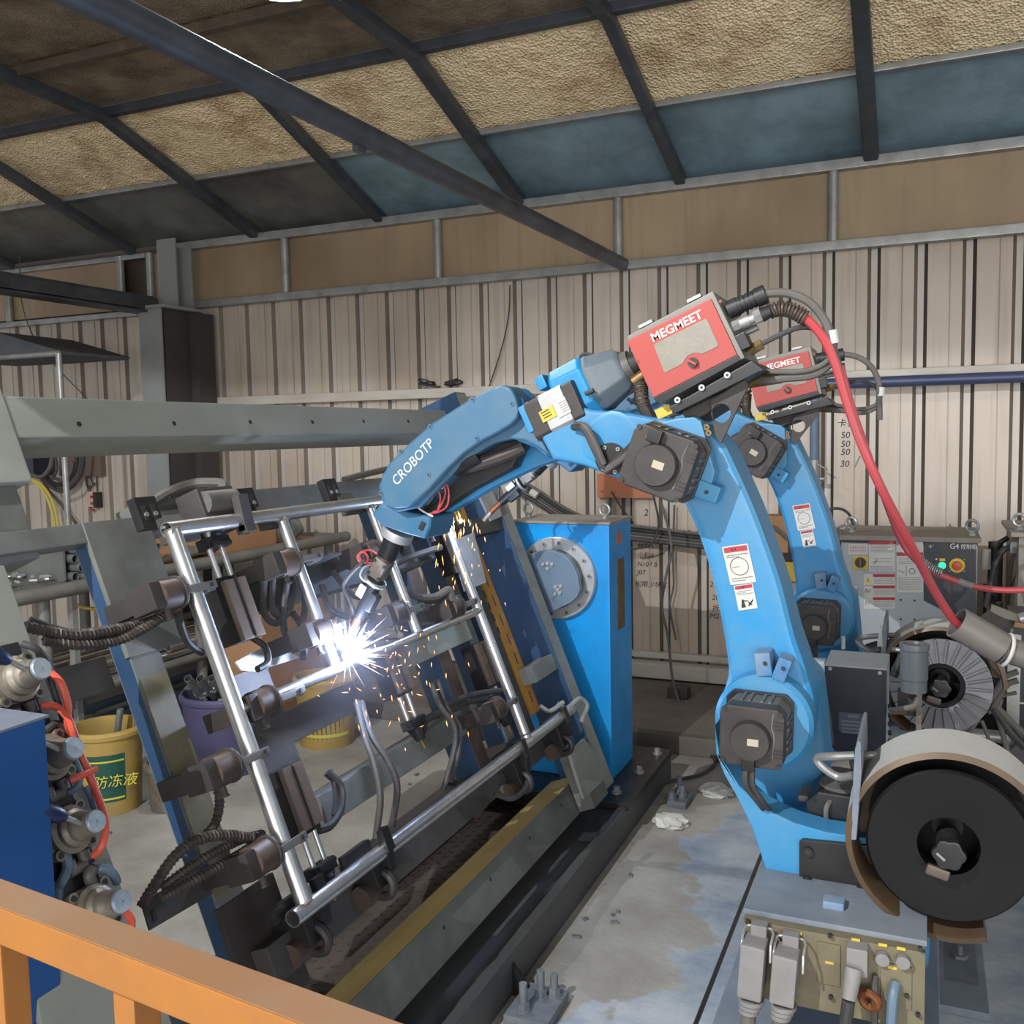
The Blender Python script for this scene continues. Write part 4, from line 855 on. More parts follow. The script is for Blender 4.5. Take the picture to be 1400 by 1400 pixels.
# ---- wrist, torch mount and torch
wr = plan([(522, 688), (545, 694), (562, 700), (592, 706), (591, 720), (584, 737), (555, 729), (527, 719), (510, 704)], -.06, -.07, .05, 'wrist', BLUE_FORE, fore, .009, seg=3)
part(MB().box(rp(577, 719, -.071), (.012, .004, .02), Matrix.Rotation(.5, 3, 'Y')), 'wrist_socket', BLACK, wr, .001)
WT = FX(-.012, .016, 1.895)        # the arc: on the tube's front at the middle joint
def wq(px, py, t):                 # torch line swings from the wrist plane to the joint
    return at_y(px, py, lerp(YR-.01, WT.y, t))
f0, f1 = wq(545, 725, 0), wq(538, 741, 0)
part(MB().lathe([(.001, 0), (.038, 0), (.039, .004), (.039, .02), (.001, .02)], f0, f1-f0, 36), 'tool_flange', ALU, wr)
part(MB().cyl(wq(538, 737, 0), wq(528, 762, .05), .023, n=26), 'insulator', BLACK2, wr)
tc = part(MB().box(wq(521, 777, .12), (.036, .04, .05), frame_to(wq(512, 795, .1)-wq(530, 760, .1), (0, 1, 0))), 'torch_clamp', ALU_DIRTY, wr, .003)
Rt = frame_to(wq(512, 795, .1)-wq(530, 760, .1), (0, -1, 0)); pc = wq(521, 777, .12)
for sx in (-.015, .015):
    for sz in (-.017, .017): bolt(pc+Rt@Vector((sx, .0, sz))+NY*.02, NY, .004, tc, BLACK, .003)
b = MB(); b.cyl(wq(527, 762, .06), wq(523, 770, .1), .021, n=20); b.build('copper_collar', BRONZE, tc)
b = MB(); b.torus(wq(513, 795, .2), wq(503, 812, .2)-wq(517, 787, .2), .025, .005, 24, 8); part(b, 'clamp_ring', GALV, wr)
tq = part(MB().tube([wq(514, 792, .2), wq(506, 812, .25), wq(497, 832, .35), wq(490, 845, .45)], lambda t: .020-.006*t, 14), 'torch_body', BLACK2, wr)
MB().box(wq(500, 806, .25)+NY*.021, (.018, .003, .032), frame_to(wq(495, 818, .25)-wq(506, 796, .25), (0, 1, 0))).build('white_label', WHITE, tq)
MB().box(wq(508, 822, .3), (.03, .03, .05), Rt).build('grip_hump', BLACK, tq, bev=.008)
b = MB(); b.tube([wq(490, 845, .45), wq(484, 858, .55), wq(476, 876, .7)], .0095, 12); b.build('neck_tube', COPPER, tq)
tip = wq(467, 905, 1); nz = WT+(wq(476, 878, .75)-WT).normalized()*.014
MB().cyl(wq(479, 870, .68), nz, .0098, .0078, n=18).build('gas_nozzle', ALU_DIRTY, tq)
b = MB(); b.torus(wq(497, 762, .1), (.2, 1, .2), .014, .0028, 18, 6); b.tube([wq(520, 760, .1), wq(505, 752, .05), wq(490, 758, 0), wq(492, 768, 0), wq(510, 770, .05)], .0028, 6); part(b, 'red_lead', REDHOSE, wr)
part(MB().tube([wq(503, 798, .2), wq(493, 788, .1), wq(497, 776, .05), wq(508, 772, .1)], .003, 6), 'gas_line', GALV, wr)
part(MB().tube([wq(486, 842, .4), wq(478, 820, .3), wq(470, 800, .2), wq(484, 780, .1), wq(500, 765, .05)], .005, 8), 'gas_line', CABLE, wr)
# ---- wire feeder box on the elbow
fd0, fd1 = -.13, .04
fb = plan([(855, 459.5), (974, 397), (1018, 489), (902, 553)], fd0, fd0+.004, fd1, 'wire_feeder', M('feeder_grey_shell', rgb(132, 130, 122), .5, 0, rgb(96, 92, 86), .6, 8), bev=.004); EL.append(fb)
plan([(857, 466), (972, 408), (1008, 485), (893, 544)], fd0, fd0-.002, fd0+.006, 'red_door', RED, fb, .002)
plan([(893, 544.5), (1009, 485), (1013, 492), (902, 553)], fd0, fd0-.0015, fd0+.006, 'black_skirt', BLACK2, fb, .001)
win = plan([(894, 472), (897, 469), (964, 436), (967, 437), (982, 471), (981, 474), (960, 484), (956, 483), (949, 482.5), (941, 486), (936, 492), (934, 497), (911, 509), (908, 508)], fd0-.002, fd0-.0035, fd0-.001, 'door_window', GLASSY, fb, 0)
k0 = rp(948, 496, fd0-.002)
kn = MB().cyl(k0, k0+NY*.006, .0098, n=24).build('door_latch', BLACK, fb); MB().box(k0+NY*.009, (.017, .006, .005), Matrix.Rotation(.5, 3, 'Y')).build('latch_grip', RED, kn, bev=.001)
u = rp(974, 404, fd0)-rp(856, 463.5, fd0); v = rp(856, 463.5, fd0)-rp(893, 544, fd0)
text('maker_lettering', 'MEGMEET', .0168, rp(892.5, 468, fd0-.0028), u, v, WHITEINK, fb, bold=.0004, sx=1.04)
for x, y in ((872, 494), (985, 412)): bolt(rp(x, y, fd0-.002), NY, .003, fb, RED, .002)
for (x0, y0), (x1, y1) in (((875, 446), (893, 437)), ((941, 411), (959, 402))):
    p = (rp(x0, y0+2, -.115)+rp(x1, y1+2, -.115))/2; MB().box(p, ((rp(x1, y1, -.06)-rp(x0, y0, -.06)).length, .02, .006), Matrix.Rotation(-math.atan2(u.z, u.x), 3, 'Y')).build('lid_catch', GALV, fb)
RU = Matrix.Rotation(-math.atan2(u.z, u.x), 3, 'Y')
rl = plan([(915, 557), (1028, 493), (1045, 506), (1036, 509), (922, 566)], fd0-.01, fd0-.012, fd1, 'mounting_rail', BLACK2, fb, .002)
for x, y in ((927, 547), (960, 530), (995, 513)): bolt(rp(x, y, fd0-.012), NY, .006, rl, ALU, .006)
gus = MB(); pts = out2([(972, 548), (1030, 512), (1022, 530), (986, 606), (978, 596)], -.115); hc = rp(986, 565, -.115)
# plate with a round hole through it: outer edge and hole edge bridged face by face
nh = 40; outer = []
for i in range(nh):
    a = 2*PI*i/nh; dx, dz = math.cos(a), math.sin(a); best = 9
    for (x0, z0), (x1, z1) in zip(pts, pts[1:]+pts[:1]):
        ex, ez = x1-x0, z1-z0; den = dx*ez-dz*ex
        if abs(den) < 1e-9: continue
        t = ((x0-hc.x)*ez-(z0-hc.z)*ex)/den; q = ((x0-hc.x)*dz-(z0-hc.z)*dx)/den
        if t > 0 and -1e-6 <= q <= 1+1e-6: best = min(best, t)
    outer.append((hc.x+dx*best, hc.z+dz*best))
inner = [(hc.x+.0185*math.cos(2*PI*i/nh), hc.z+.0185*math.sin(2*PI*i/nh)) for i in range(nh)]
lay = [[gus.bm.verts.new((x, YR+y, z)) for x, z in ring_] for ring_, y in ((outer, -.118), (inner, -.118), (inner, -.108), (outer, -.108))]
for a, b_ in zip(lay, lay[1:]+lay[:1]): gus.join(a, b_)
g_ = part(gus, 'bracket_gusset', MOTOR, fb)
plan([(945, 562), (1000, 534), (1010, 548), (958, 580)], 0, -.10, .06, 'bracket_foot', MOTOR, fb, .003)
for x, y in ((967, 584), (970, 592)): bolt(rp(x, y, -.118), NY, .006, g_, BRASS, .01)
part(MB().box(rp(908, 563, -.1), (.032, .01, .02), RU), 'yellow_tag', YELLOW, fb, .001)
# feeder connections on its back end
def dirp(a, b, dy): return (rp(*a, dy), rp(*b, dy))
p, q = dirp((996, 424), (1033, 408), -.08); d = (q-p).normalized(); b = MB()
b.cyl(p, p+d*.02, .018, n=22); 
for k in range(4): b.cyl(p+d*(.02+.009*k), p+d*(.026+.009*k), .0165, n=22); b.cyl(p+d*(.026+.009*k), p+d*(.029+.009*k), .0145, n=22)
b.cyl(p+d*.055, p+d*.075, .0185, n=22); part(b, 'round_connector', BLACK, fb)
part(MB().tube([q, rp(1052, 401, -.08), rp(1082, 402, -.08), rp(1110, 416, -.08), rp(1130, 443, -.08), rp(1137, 470, -.08), rp(1143, 492, -.06), rp(1150, 520, -.05)], .0085, 10), 'control_cable', CABLEG, fb)
MB().cyl(rp(1137, 452, -.08), rp(1140, 470, -.08), .0105, n=14).build('cable_marker', WHITE, fb)
p, q = dirp((1000, 448), (1040, 431), -.1); d = (q-p).normalized(); b = MB(); b.cyl(p, p+d*.018, .011, n=6); b.cyl(p+d*.018, p+d*.036, .0125, n=16); b.cyl(p+d*.036, p+d*.046, .010, n=16); b.cyl(p+d*.046, p+d*.064, .0135, n=6); part(b, 'wire_inlet', GALV, fb)
MB().cyl(p+d*.06, p+d*.078, .0145, .011, n=18).build('inlet_cap', BLACK, fb)
p, q = dirp((1012, 458), (1036, 447), -.07); part(MB().cyl(p, q, .007, n=10), 'gas_stub', GALV, fb)
part(MB().box(rp(1018, 468, -.1), (.02, .05, .03), RU), 'gas_valve', BLACK2, fb, .002)
p, q = dirp((1024, 480), (1042, 470), -.09); part(MB().cyl(p, q, .011, n=6), 'hose_nut', BRASS, fb)
part(MB().tube([q, rp(1062, 460, -.09), rp(1088, 449, -.09), rp(1108, 448, -.08), rp(1128, 456, -.07), rp(1136, 470, -.06)], .005, 8), 'gas_hose', CABLE, fb)
part(MB().tube([rp(1030, 506, -.06), rp(1060, 508, -.06), rp(1100, 507, -.06), rp(1128, 496, -.06), rp(1140, 480, -.06), rp(1142, 460, -.06)], .005, 8), 'coolant_hose', CABLEG, fb)
part(MB().tube([rp(1030, 518, -.03), rp(1052, 520, -.05), rp(1072, 517, -.05), rp(1110, 513, -.05), rp(1132, 500, -.05), rp(1140, 488, -.05)], .008, 8), 'power_cable', CABLEG, fb)
part(MB().cyl(rp(1024, 522, -.03), rp(1068, 515, -.04), .013, n=14), 'cable_lug', BRASS, fb)
# front end: wire guide going down to the torch
p = rp(874, 510, -.05); b = MB(); b.cyl(rp(866, 522, -.05), rp(880, 512, -.05), .012, n=12); part(b, 'euro_coupling', BRASS, fb)
part(MB().tube([rp(876, 526, -.05), rp(877, 540, -.06), rp(880, 555, -.06), rp(890, 572, -.05)], .013, 10), 'feeder_hose', CORR, fb)
MB().spring([rp(876, 526, -.05), rp(877, 540, -.06), rp(880, 555, -.06)], .0135, .002, 10, 5, 10).build('hose_spring', BRONZE, fb)
part(MB().tube([rp(795, 498, -.02), rp(794, 487, -.02), rp(805, 484, -.02), rp(830, 494, -.03), rp(855, 512, -.04), rp(866, 517, -.05)], .0036, 8), 'thin_air_line', CABLE, fb)
for a_, b_ in (((860, 538), (880, 525)), ((858, 545), (884, 560)), ((862, 552), (872, 540))): part(MB().tube([rp(*a_, -.04), rp(*b_, -.04)], .004, 6, 0), 'bracket_rod', BLACK, fb)
# ---- wire spool in its cover behind the swivel
SP = rp(1297, 1161, -.30); kr = (rp(1297, 1030, -.30)-SP).length
cv = MB(); R1 = kr; a0, a1 = math.radians(-68), math.radians(-68-290)
ycb = .13
prof = [(R1-.010, 0), (R1, .004), (R1+.002, ycb), (R1-.004, ycb+.004), (R1*.45, ycb+.004), (R1*.45, ycb-.002), (R1-.010, ycb-.004), (R1-.012, .006), (R1-.010, 0)]
Rsp = Matrix(((1, 0, 0), (0, 0, 1), (0, -1, 0)))
n = 60; rings = []
for r, hh in prof: rings.append([cv.bm.verts.new(SP+Vector((r*math.cos(a0+(a1-a0)*i/n), hh, r*math.sin(a0+(a1-a0)*i/n)))) for i in range(n+1)])
for ri, (a, b_) in enumerate(zip(rings, rings[1:])):
    cv.m(0 if ri in (1, 2, 3) else 1)
    for i in range(n): cv.face((a[i], a[i+1], b_[i+1], b_[i]))
cover = part(cv, 'spool_cover', [SPATTER, COVERIN]);
sr_ = kr*.80
sp_ = part(MB().lathe([(.30*kr, .03), (.30*kr, -.0), (sr_-.004, -.004), (sr_, .0), (sr_, .006), (.5*kr, .008), (.5*kr, .09), (sr_, .092), (sr_, .10), (.001, .10)], SP+Vector((0, .012, 0)), (0, 1, 0), 64), 'wire_spool', SPOOLBLK)
hb_ = MB(); hb_.cyl(SP+Vector((0, .06, 0)), SP+Vector((0, -.012, 0)), .12*kr, n=28); hub = hb_.build('spool_hub', BLACK, sp_)
st = MB(); pts = []
for i in range(24):
    a = 2*PI*i/24; r = .155*kr*(1+.09*math.cos(6*a)); pts.append((r*math.cos(a), r*math.sin(a)))
st.fprism(pts, SP+Vector((0, -.012, 0)), (1, 0, 0), (0, 0, 1), (0, -1, 0), 0, .016); kb = st.build('star_knob', BLACK2, hub, bev=.004)
MB().box(SP+Vector((-.012, -.030, -.002)), (.016, .002, .004), Matrix.Rotation(.7, 3, 'Y')).build('knob_mark', CONN, kb)
MB().box(SP+Vector((-.016, -.016, -.034)), (.036, .01, .018), Matrix.Rotation(.25, 3, 'Y')).build('hub_tongue', BRONZE, hub, bev=.004)
ho = MB(); ho.cyl(SP+Vector((0, .10, 0)), SP+Vector((0, .30, 0)), .025, n=16); part(ho, 'spool_axle', BLACK2)
bk = plan([(1172, 1010), (1176, 998), (1180, 1000), (1181, 1040), (1174, 1130), (1167, 1130), (1170, 1040)], -.24, -.30, -.12, 'bracket_plate', PLATE, bev=.002)
part(MB().tube([rp(1168, 1033, -.2), rp(1140, 1034, -.2), rp(1118, 1036, -.18), rp(1124, 1048, -.18), rp(1146, 1062, -.18), rp(1168, 1060, -.2)], .0075, 10), 'handle_loop', GALV)
part(MB().tube([rp(1181, 1034, -.2), rp(1195, 1033, -.2), rp(1212, 1040, -.18)], .007, 10), 'handle_loop', GALV)
b = MB(); b.cyl(rp(1142, 1056, -.12), rp(1166, 1050, -.12), .02, n=16); part(b, 'cable_sleeve', CABLEG)
# ================================================================== the far robot
YF = 3.01
far = ROOT.copy(); COL.objects.link(far); far.location = Vector((ROOT.location.x, YF, ROOT.location.z))
far['label'] = 'farther blue welding robot behind the near one, torch stretched over the blue tower'
RB = Matrix.Translation(J3) @ Matrix.Rotation(math.radians(11.5), 4, 'Y') @ Matrix.Translation(-J3)
HIDE_FAR = ('spool_axle',)
for ch in list(ROOT.children):
    c = copy_tree(ch, far)
    if ch in EL: c.matrix_basis = RB
    if ch is fore:
        for w_ in c.children:
            if w_.name.split('.')[0] == 'wrist':
                J5 = rp(556, 704, 0); w_.matrix_basis = Matrix.Translation(J5) @ Matrix.Rotation(math.radians(11), 4, 'Y') @ Matrix.Translation(-J5)
    if c.name.startswith('wire_spool'): far_spool = c
SPF = SP+Vector((0, YF-YR, 0))
rb = MB()
for i in range(26):
    a = 2*PI*i/26; e = Vector((math.cos(a), 0, math.sin(a))); rb.bar(SPF+e*(.40*kr)+Vector((0, .001, 0)), SPF+e*(.785*kr)+Vector((0, .001, 0)), .0035, .010, (0, 1, 0))
rbo = rb.build('spool_ribs', SPOOLGRY, None); rbo.parent = far; rbo.matrix_parent_inverse = Matrix.Translation(-far.location)
rf = MB().lathe([(.38*kr, .010), (.38*kr, .006), (.79*kr, .006), (.79*kr, .010)], SPF, (0, 1, 0), 60).build('spool_flange', SPOOLGRY, None); rf.parent = far; rf.matrix_parent_inverse = Matrix.Translation(-far.location)
# ================================================================== CONTROL CABINETS AND GEAR ON THE ROBOTS' SIDE
YC = 4.5
c0, c1 = at_y(1150, 738, YC), at_y(1337, 742, YC); zt_ = (c0.z+c1.z)/2
cab = thing('control_cabinet', 'light grey robot control cabinet with dark panel, green lamp and red stop button', 'cabinet', ((c0.x+c1.x)/2, YC+.25, .09))
MB().bbox((c0.x, YC, .12), (c1.x, YC+.45, zt_)).build('cabinet_body', CABGREY, cab, bev=.004)
MB().bbox((c0.x-.008, YC-.014, zt_), (c1.x+.012, YC+.47, zt_+.022)).build('cabinet_lid', CABTOP, cab, bev=.003)
MB().bbox((c0.x+.02, YC+.02, .09), (c1.x-.02, YC+.43, .12)).build('plinth', BLACK2, cab)
MB().bbox((c0.x-.001, YC-.003, zt_-.012), (c1.x+.001, YC, zt_)).build('lid_shadow_gap', BLACK2, cab)
def cp_(px, py, d=0): p = at_y(px, py, YC-d); return p
dr = MB().bbox((c0.x+.006, YC-.006, .16), (c1.x-.006, YC+.002, zt_-.014)).build('cabinet_door', CABGREY, cab, bev=.002)
def cprism(pts, d0, d1, name, m, parent=dr): return MB().prism([(cp_(x, y, d1).x, cp_(x, y, d1).z) for x, y in pts], YC-d1, YC-d0).build(name, m, parent)
cprism([(1263, 742), (1334.5, 743), (1334.5, 856), (1326, 853), (1263, 821)], .006, .008, 'dark_panel', DARKBOX)
text('cabinet_lettering', 'G4', .0235, cp_(1298.5, 750, .0088), (1, 0, 0), (0, 0, 1), WHITEINK, dr, sx=.9)
text('cabinet_lettering', '控制柜', .017, cp_(1313.5, 750, .0088), (1, 0, 0), (0, 0, 1), WHITEINK, dr, sx=.9)
b = MB(); b.bar(cp_(1269, 748, .0088), cp_(1272, 745, .0088), .002, .001); b.bar(cp_(1272, 745, .0088), cp_(1272.5, 749, .0088), .002, .001); b.bar(cp_(1272.5, 749, .0088), cp_(1276, 744.5, .0088), .002, .001); b.build('brand_mark', WHITEINK, dr)
def crect(x0, y0, x1, y1, d, name, m, parent=dr): return cprism([(x0, y0), (x1, y0), (x1, y1), (x0, y1)], d-.0012, d, name, m, parent)
def lines(parent, x0, y0, x1, y1, n, d, m=GREYINK, name='fine_print'):
    b = MB()
    for i in range(n):
        y = y0+(y1-y0)*(i+.5)/n; x = x0
        while x < x1-1:
            w = random.uniform(1.2, 3.4); p, q = cp_(x, y, d), cp_(min(x+w, x1), y, d); b.quad(p, q, q+Vector((0, 0, .0022)), p+Vector((0, 0, .0022))); x += w+.7
    return b.build(name, m, parent, smooth=0)
def notice(x0, y0, x1, y1, hh=4.5):
    s = crect(x0, y0, x1, y1, .0075, 'notice', WHITE); crect(x0, y0, x1, y0+hh, .0082, 'red_header', REDPRINT, s); return s
n1 = notice(1188, 740, 1223.5, 781); lines(n1, 1190, 746, 1222, 756, 5, .008); lines(n1, 1196, 762, 1220, 770, 2, .008); lines(n1, 1190, 774, 1222, 780, 3, .008)
n2 = notice(1226, 755.5, 1262, 810); lines(n2, 1229, 762, 1260, 772, 4, .008); lines(n2, 1228, 789, 1260, 808, 8, .008)
b = MB(); b.bar(cp_(1228, 779, .008), cp_(1236, 783, .008), .006, .001); b.torus(cp_(1247, 781, .008), (0, 1, 0), .012, .0012, 20, 5); b.bar(cp_(1239, 774, .008), cp_(1239, 788, .008), .0015, .001); b.build('notice_diagram', INK, n2)
b = MB(); b.bar(cp_(1194, 768, .008), cp_(1200, 768, .008), .003, .001); b.bar(cp_(1195, 771, .008), cp_(1199, 764, .008), .006, .001); b.build('notice_diagram', INK, n1)
w1 = crect(1160, 744, 1186, 758, .0075, 'white_notice', WHITE); lines(w1, 1162, 746, 1184, 756, 5, .008, REDPRINT)
w2 = crect(1225.5, 740.5, 1262, 754.5, .0075, 'white_notice', WHITE); cprism([(1226, 741), (1233, 741), (1226, 747)], .0075, .0082, 'blue_corner', BLUE_DUST, w2)
for y0 in (785, 800.5, 816.5):
    q = crect(1181, y0, 1223.5, y0+16, .0075, 'notice', WHITE); crect(1193.5, y0, 1223.5, y0+4, .0082, 'red_header', REDPRINT, q); lines(q, 1195, y0+5.5, 1222, y0+14, 4, .008)
    if y0 < 790:
        cprism([(1182.5, y0+11.5), (1186.8, y0+3.5), (1191, y0+11.5)], .0075, .0082, 'warning_triangle', YELLOWP, q); b = MB(); b.bar(cp_(1186.8, y0+6, .0085), cp_(1186.8, y0+9.5, .0085), .002, .001); b.build('bolt_symbol', INK, q)
    else:
        b = MB(); b.bar(cp_(1183, y0+10, .0083), cp_(1184.5, y0+4, .0083), .004, .001); b.bar(cp_(1186, y0+9, .0083), cp_(1191, y0+5, .0083), .003, .001); b.bar(cp_(1184, y0+5, .0083), cp_(1189, y0+10, .0083), .002, .001); b.build('notice_diagram', INK, q)
sw = crect(1166, 760, 1187, 778.5, .009, 'switch_plate', YELLOW); p = cp_(1176.5, 769, .009); k = MB().cyl(p, p+NY*.012, .023, n=26).build('switch_knob', BROWNK, sw); MB().box(p+NY*.016, (.008, .012, .04)).build('knob_grip', MOTORFIN, k, bev=.002)
p = cp_(1168, 803.5, .006); lk = MB().lathe([(.001, -.008), (.011, -.008), (.016, -.004), (.016, 0)], p, (0, 1, 0), 26).build('door_lock', ALU, dr); MB().box(p+NY*.0085, (.013, .002, .003), Matrix.Rotation(.6, 3, 'Y')).build('key_slot', BLACK, lk)
for x, y in ((1231.5, 820), (1250.5, 821), (1231.5, 846.5), (1250.5, 847)): p = cp_(x, y, .006); MB().cyl(p, p+NY*.003, .0045, n=10).build('door_bolt', BLACK, dr)
p = cp_(1288, 773, .008); g = MB().cyl(p, p+NY*.006, .0165, n=26).build('lamp_bezel', GALV, dr); MB().lathe([(.001, -.012), (.009, -.010), (.0135, -.004), (.014, 0)], p+NY*.006, (0, 1, 0), 26).build('green_lamp', GREEN, g)
crect(1284.5, 763.5, 1292, 767, .0092, 'yellow_tag', YELLOWP); crect(1279, 763.5, 1281.5, 765.5, .0092, 'white_tag', WHITEINK)
p = cp_(1308.5, 773, .008); g = MB().cyl(p, p+NY*.003, .031, n=36).build('stop_ring', YELLOWP, dr); MB().lathe([(.001, -.024), (.017, -.022), (.0195, -.016), (.019, -.008), (.012, -.004), (.012, 0)], p+NY*.002, (0, 1, 0), 32).build('stop_button', ESTOP, g)
for x, y in ((1318.5, 765), (1318.5, 781), (1298, 781)): p = cp_(x, y, .0084); MB().cyl(p, p+NY*.002, .0028, n=8).build('panel_screw', GALV, dr)
for px in (1164, 1329):
    q = at_y(px, 730, YC+.12 if px < 1200 else YC+.08); q.z = zt_+.022; e = MB(); e.cyl(q, q+Vector((0, 0, .014)), .018, .014, n=16); e.torus(q+Vector((0, 0, .042)), (.5, 1, 0), .026, .007, 24, 8); e.build('lifting_eye', GALV, cab)
# second cabinet, cut by the frame's right edge
d0 = at_y(1393, 740, YC)
c2 = thing('power_cabinet', 'beige grey cabinet beside the control cabinet, an elbow cable plugged into its side', 'cabinet', (d0.x+.2, YC+.25, .09))
MB().bbox((d0.x, YC, .10), (d0.x+.42, YC+.55, zt_+.03)).build('cabinet_body', CABTOP, c2, bev=.004); MB().bbox((d0.x-.03, YC-.014, zt_+.03), (d0.x+.44, YC+.57, zt_+.05)).build('cabinet_lid', CABTOP, c2, bev=.003)
q = at_y(1394, 722, YC+.1); q.z = zt_+.05; e = MB(); e.cyl(q, q+Vector((0, 0, .014)), .018, .014, n=16); e.torus(q+Vector((0, 0, .042)), (.5, 1, 0), .026, .007, 24, 8); e.build('lifting_eye', GALV, c2)
p = at_y(1386, 748, YC+.12); MB().box((d0.x-.01, p.y, p.z), (.03, .05, .05)).build('cable_plug', CONN, c2, bev=.004)
MB().tube([(d0.x-.02, p.y, p.z), at_y(1372, 752, YC+.1), at_y(1362, 768, YC+.1), at_y(1355, 795, YC+.1), at_y(1348, 830, YC+.1)], .013, 8).build('plug_cable', CABLE, c2)
# dark clutter between the two cabinets: a stack of pumps and valves
pu = thing('pump_set', 'black pump with hoses standing between the two cabinets', 'pump', (at_y(1352, 880, 4.75).x, 4.75, .09))
x_ = at_y(1360, 800, 4.75).x; MB().bbox((x_-.04, 4.68, .09), (x_+.03, 4.85, .72)).build('pump_body', BLACK2, pu, bev=.01)
MB().cyl((x_, 4.74, .72), (x_, 4.74, .98), .03, n=18).build('pump_column', BLACK, pu); MB().cyl((x_-.02, 4.74, .95), (x_+.05, 4.74, 1.0), .012, n=10).build('pump_lever', BLACK2, pu); MB().cyl((x_-.04, 4.7, .86), (x_-.04, 4.7, .95), .02, n=16).build('gauge', WHITE, pu)
for k in range(5): MB().tube([at_y(1345+6*k, 800+9*k, 4.7), at_y(1352+3*k, 830+6*k, 4.6), at_y(1348-4*k, 860+4*k, 4.55), at_y(1340, 890, 4.6)], .011, 8).build('pump_hose', CABLE, pu)
# torch cleaning station between the robots
YB = 2.4
bx = [at_y(x, y, YB) for x, y in ((1127, 907), (1213, 917), (1211, 1035))]
ts = thing('torch_cleaning_station', 'grey topped black box with a small nameplate and filter bowl, behind the near robot', 'torch cleaner', ((bx[0].x+bx[1].x)/2, YB+.1, 0))
zt2, zb2 = bx[1].z+.004, bx[2].z
MB().bbox((bx[0].x, YB+.004, zb2), (bx[1].x, YB+.17, zt2)).build('box_shell', CABGREY, ts, bev=.004)
fp = MB().bbox((bx[0].x+.001, YB-.002, zb2+.002), (bx[1].x-.001, YB+.004, zt2-.004)).build('front_panel', DARKBOX, ts, bev=.001)
for x, y in ((1135, 914), (1203, 920)): p = at_y(x, y, YB-.002); MB().cyl(p, p+NY*.002, .0045, n=12).build('panel_screw', ALU, fp)
p0, p1 = at_y(1147, 973, YB-.003), at_y(1186, 1003, YB-.003); npn = MB().bbox((p0.x, YB-.0035, p1.z), (p1.x, YB-.002, p0.z)).build('nameplate', M('blue_grey_plate', rgb(84, 92, 104), .4), fp)
b = MB(); b.bbox((p0.x+.02, YB-.004, p0.z-.012), (p1.x-.02, YB-.0034, p0.z-.004))
for k in range(4): b.bbox((p0.x+.006, YB-.004, p0.z-.024-.009*k), (p1.x-.012-.006*(k % 2), YB-.0034, p0.z-.019-.009*k))
b.build('plate_print', GREYINK, npn)
p = at_y(1115, 916, YB+.05); MB().box(p, (.05, .05, .055)).build('side_bracket', CABGREY, ts, bev=.006); MB().bbox((bx[0].x-.025, YB+.05, zb2), (bx[0].x, YB+.12, p.z)).build('side_channel', GALV, ts, bev=.004)
MB().bbox((bx[0].x+.03, YB+.04, 0), (bx[1].x-.03, YB+.14, zb2)).build('station_post', BLUE_CAB, ts, bev=.004)
f0 = at_y(1249, 945, YB-.02); f1 = at_y(1249, 886, YB-.02)
fbw = MB().lathe([(.001, 0), (.029, 0), (.029, .028), (.031, .03), (.031, .098), (.033, .10), (.033, .112), (.0325, .114), (.024, .114), (.022, .108), (.001, .108)], (f0.x, f0.y, f0.z), (0, 0, 1), 32).build('filter_bowl', M('grey_filter_plastic', rgb(84, 88, 92), .4), ts)
MB().box((f0.x-.01, f0.y+.03, f0.z-.035), (.05, .03, .06)).build('filter_block', MOTOR, ts, bev=.003); MB().box((f0.x+.012, f0.y+.01, f0.z-.05), (.012, .01, .09)).build('mount_strip', ALU_DIRTY, ts)
MB().tube([at_y(1255, 955, YB-.03), at_y(1250, 965, YB-.04), at_y(1235, 969, YB-.04), at_y(1217, 971, YB-.02)], .007, 8).build('air_hose', CABLEG, ts)
MB().tube([at_y(1216, 975, YB-.02), at_y(1240, 975, YB-.02)], .004, 8, 0).build('air_pipe', BRASS, ts)
b = MB()
for k in range(6): b.cyl(at_y(1214, 966+12*k, YB+.02), at_y(1219, 966+12*k, YB+.02), .006, n=8)
stuff(b.build('side_fittings', BLACK, ts)); MB().cyl(at_y(1220, 888, YB+.05), at_y(1245, 890, YB+.04), .006, n=10).build('cross_pipe', GALV, ts)
MB().tube([at_y(1222, 925, YB), at_y(1228, 910, YB), at_y(1233, 895, YB)], .009, 8).build('elbow_hose', BLACK, ts)
MB().cyl(at_y(1153, 887, YB+.08), at_y(1153, 870, YB+.08), .005, n=8).build('top_pin', GALV, ts); MB().prism([(at_y(x, y, YB+.1).x, at_y(x, y, YB+.1).z) for x, y in ((1199, 884), (1207, 884), (1205, 856), (1203, 856))], YB+.1, YB+.106).build('top_blade', GALV, ts)
# red torch hose and the sleeve that carries it
YH = 1.86
hs = MB().tube([at_y(x, y, YY) for x, y, YY in ((1098, 433, YH), (1112, 445, YH), (1128, 466, YH), (1143, 500, YH), (1158, 550, YH), (1176, 602, YH), (1205, 668, YH+.02), (1240, 735, YH+.1), (1264, 782, YH+.2), (1285, 820, YH+.28), (1308, 852, YH+.34), (1340, 872, YH+.35))], .0088, 10).build('wire_hose', REDHOSE)
tag(hs, 'long red wire hose arching from the nearer red feeder box down into the grey sleeve', 'hose', 'red wire feed hoses')
MB().spring([at_y(x, y, YH) for x, y in ((1050, 427), (1066, 422), (1084, 425), (1102, 436))], .0125, .0028, 12, 6, 12).build('bend_spring', BRONZE, hs); MB().tube([at_y(x, y, YH) for x, y in ((1046, 429), (1058, 424), (1070, 422), (1084, 425), (1100, 434))], .0105, 10).build('hose_end', MOTOR, hs)
YH2 = 2.95
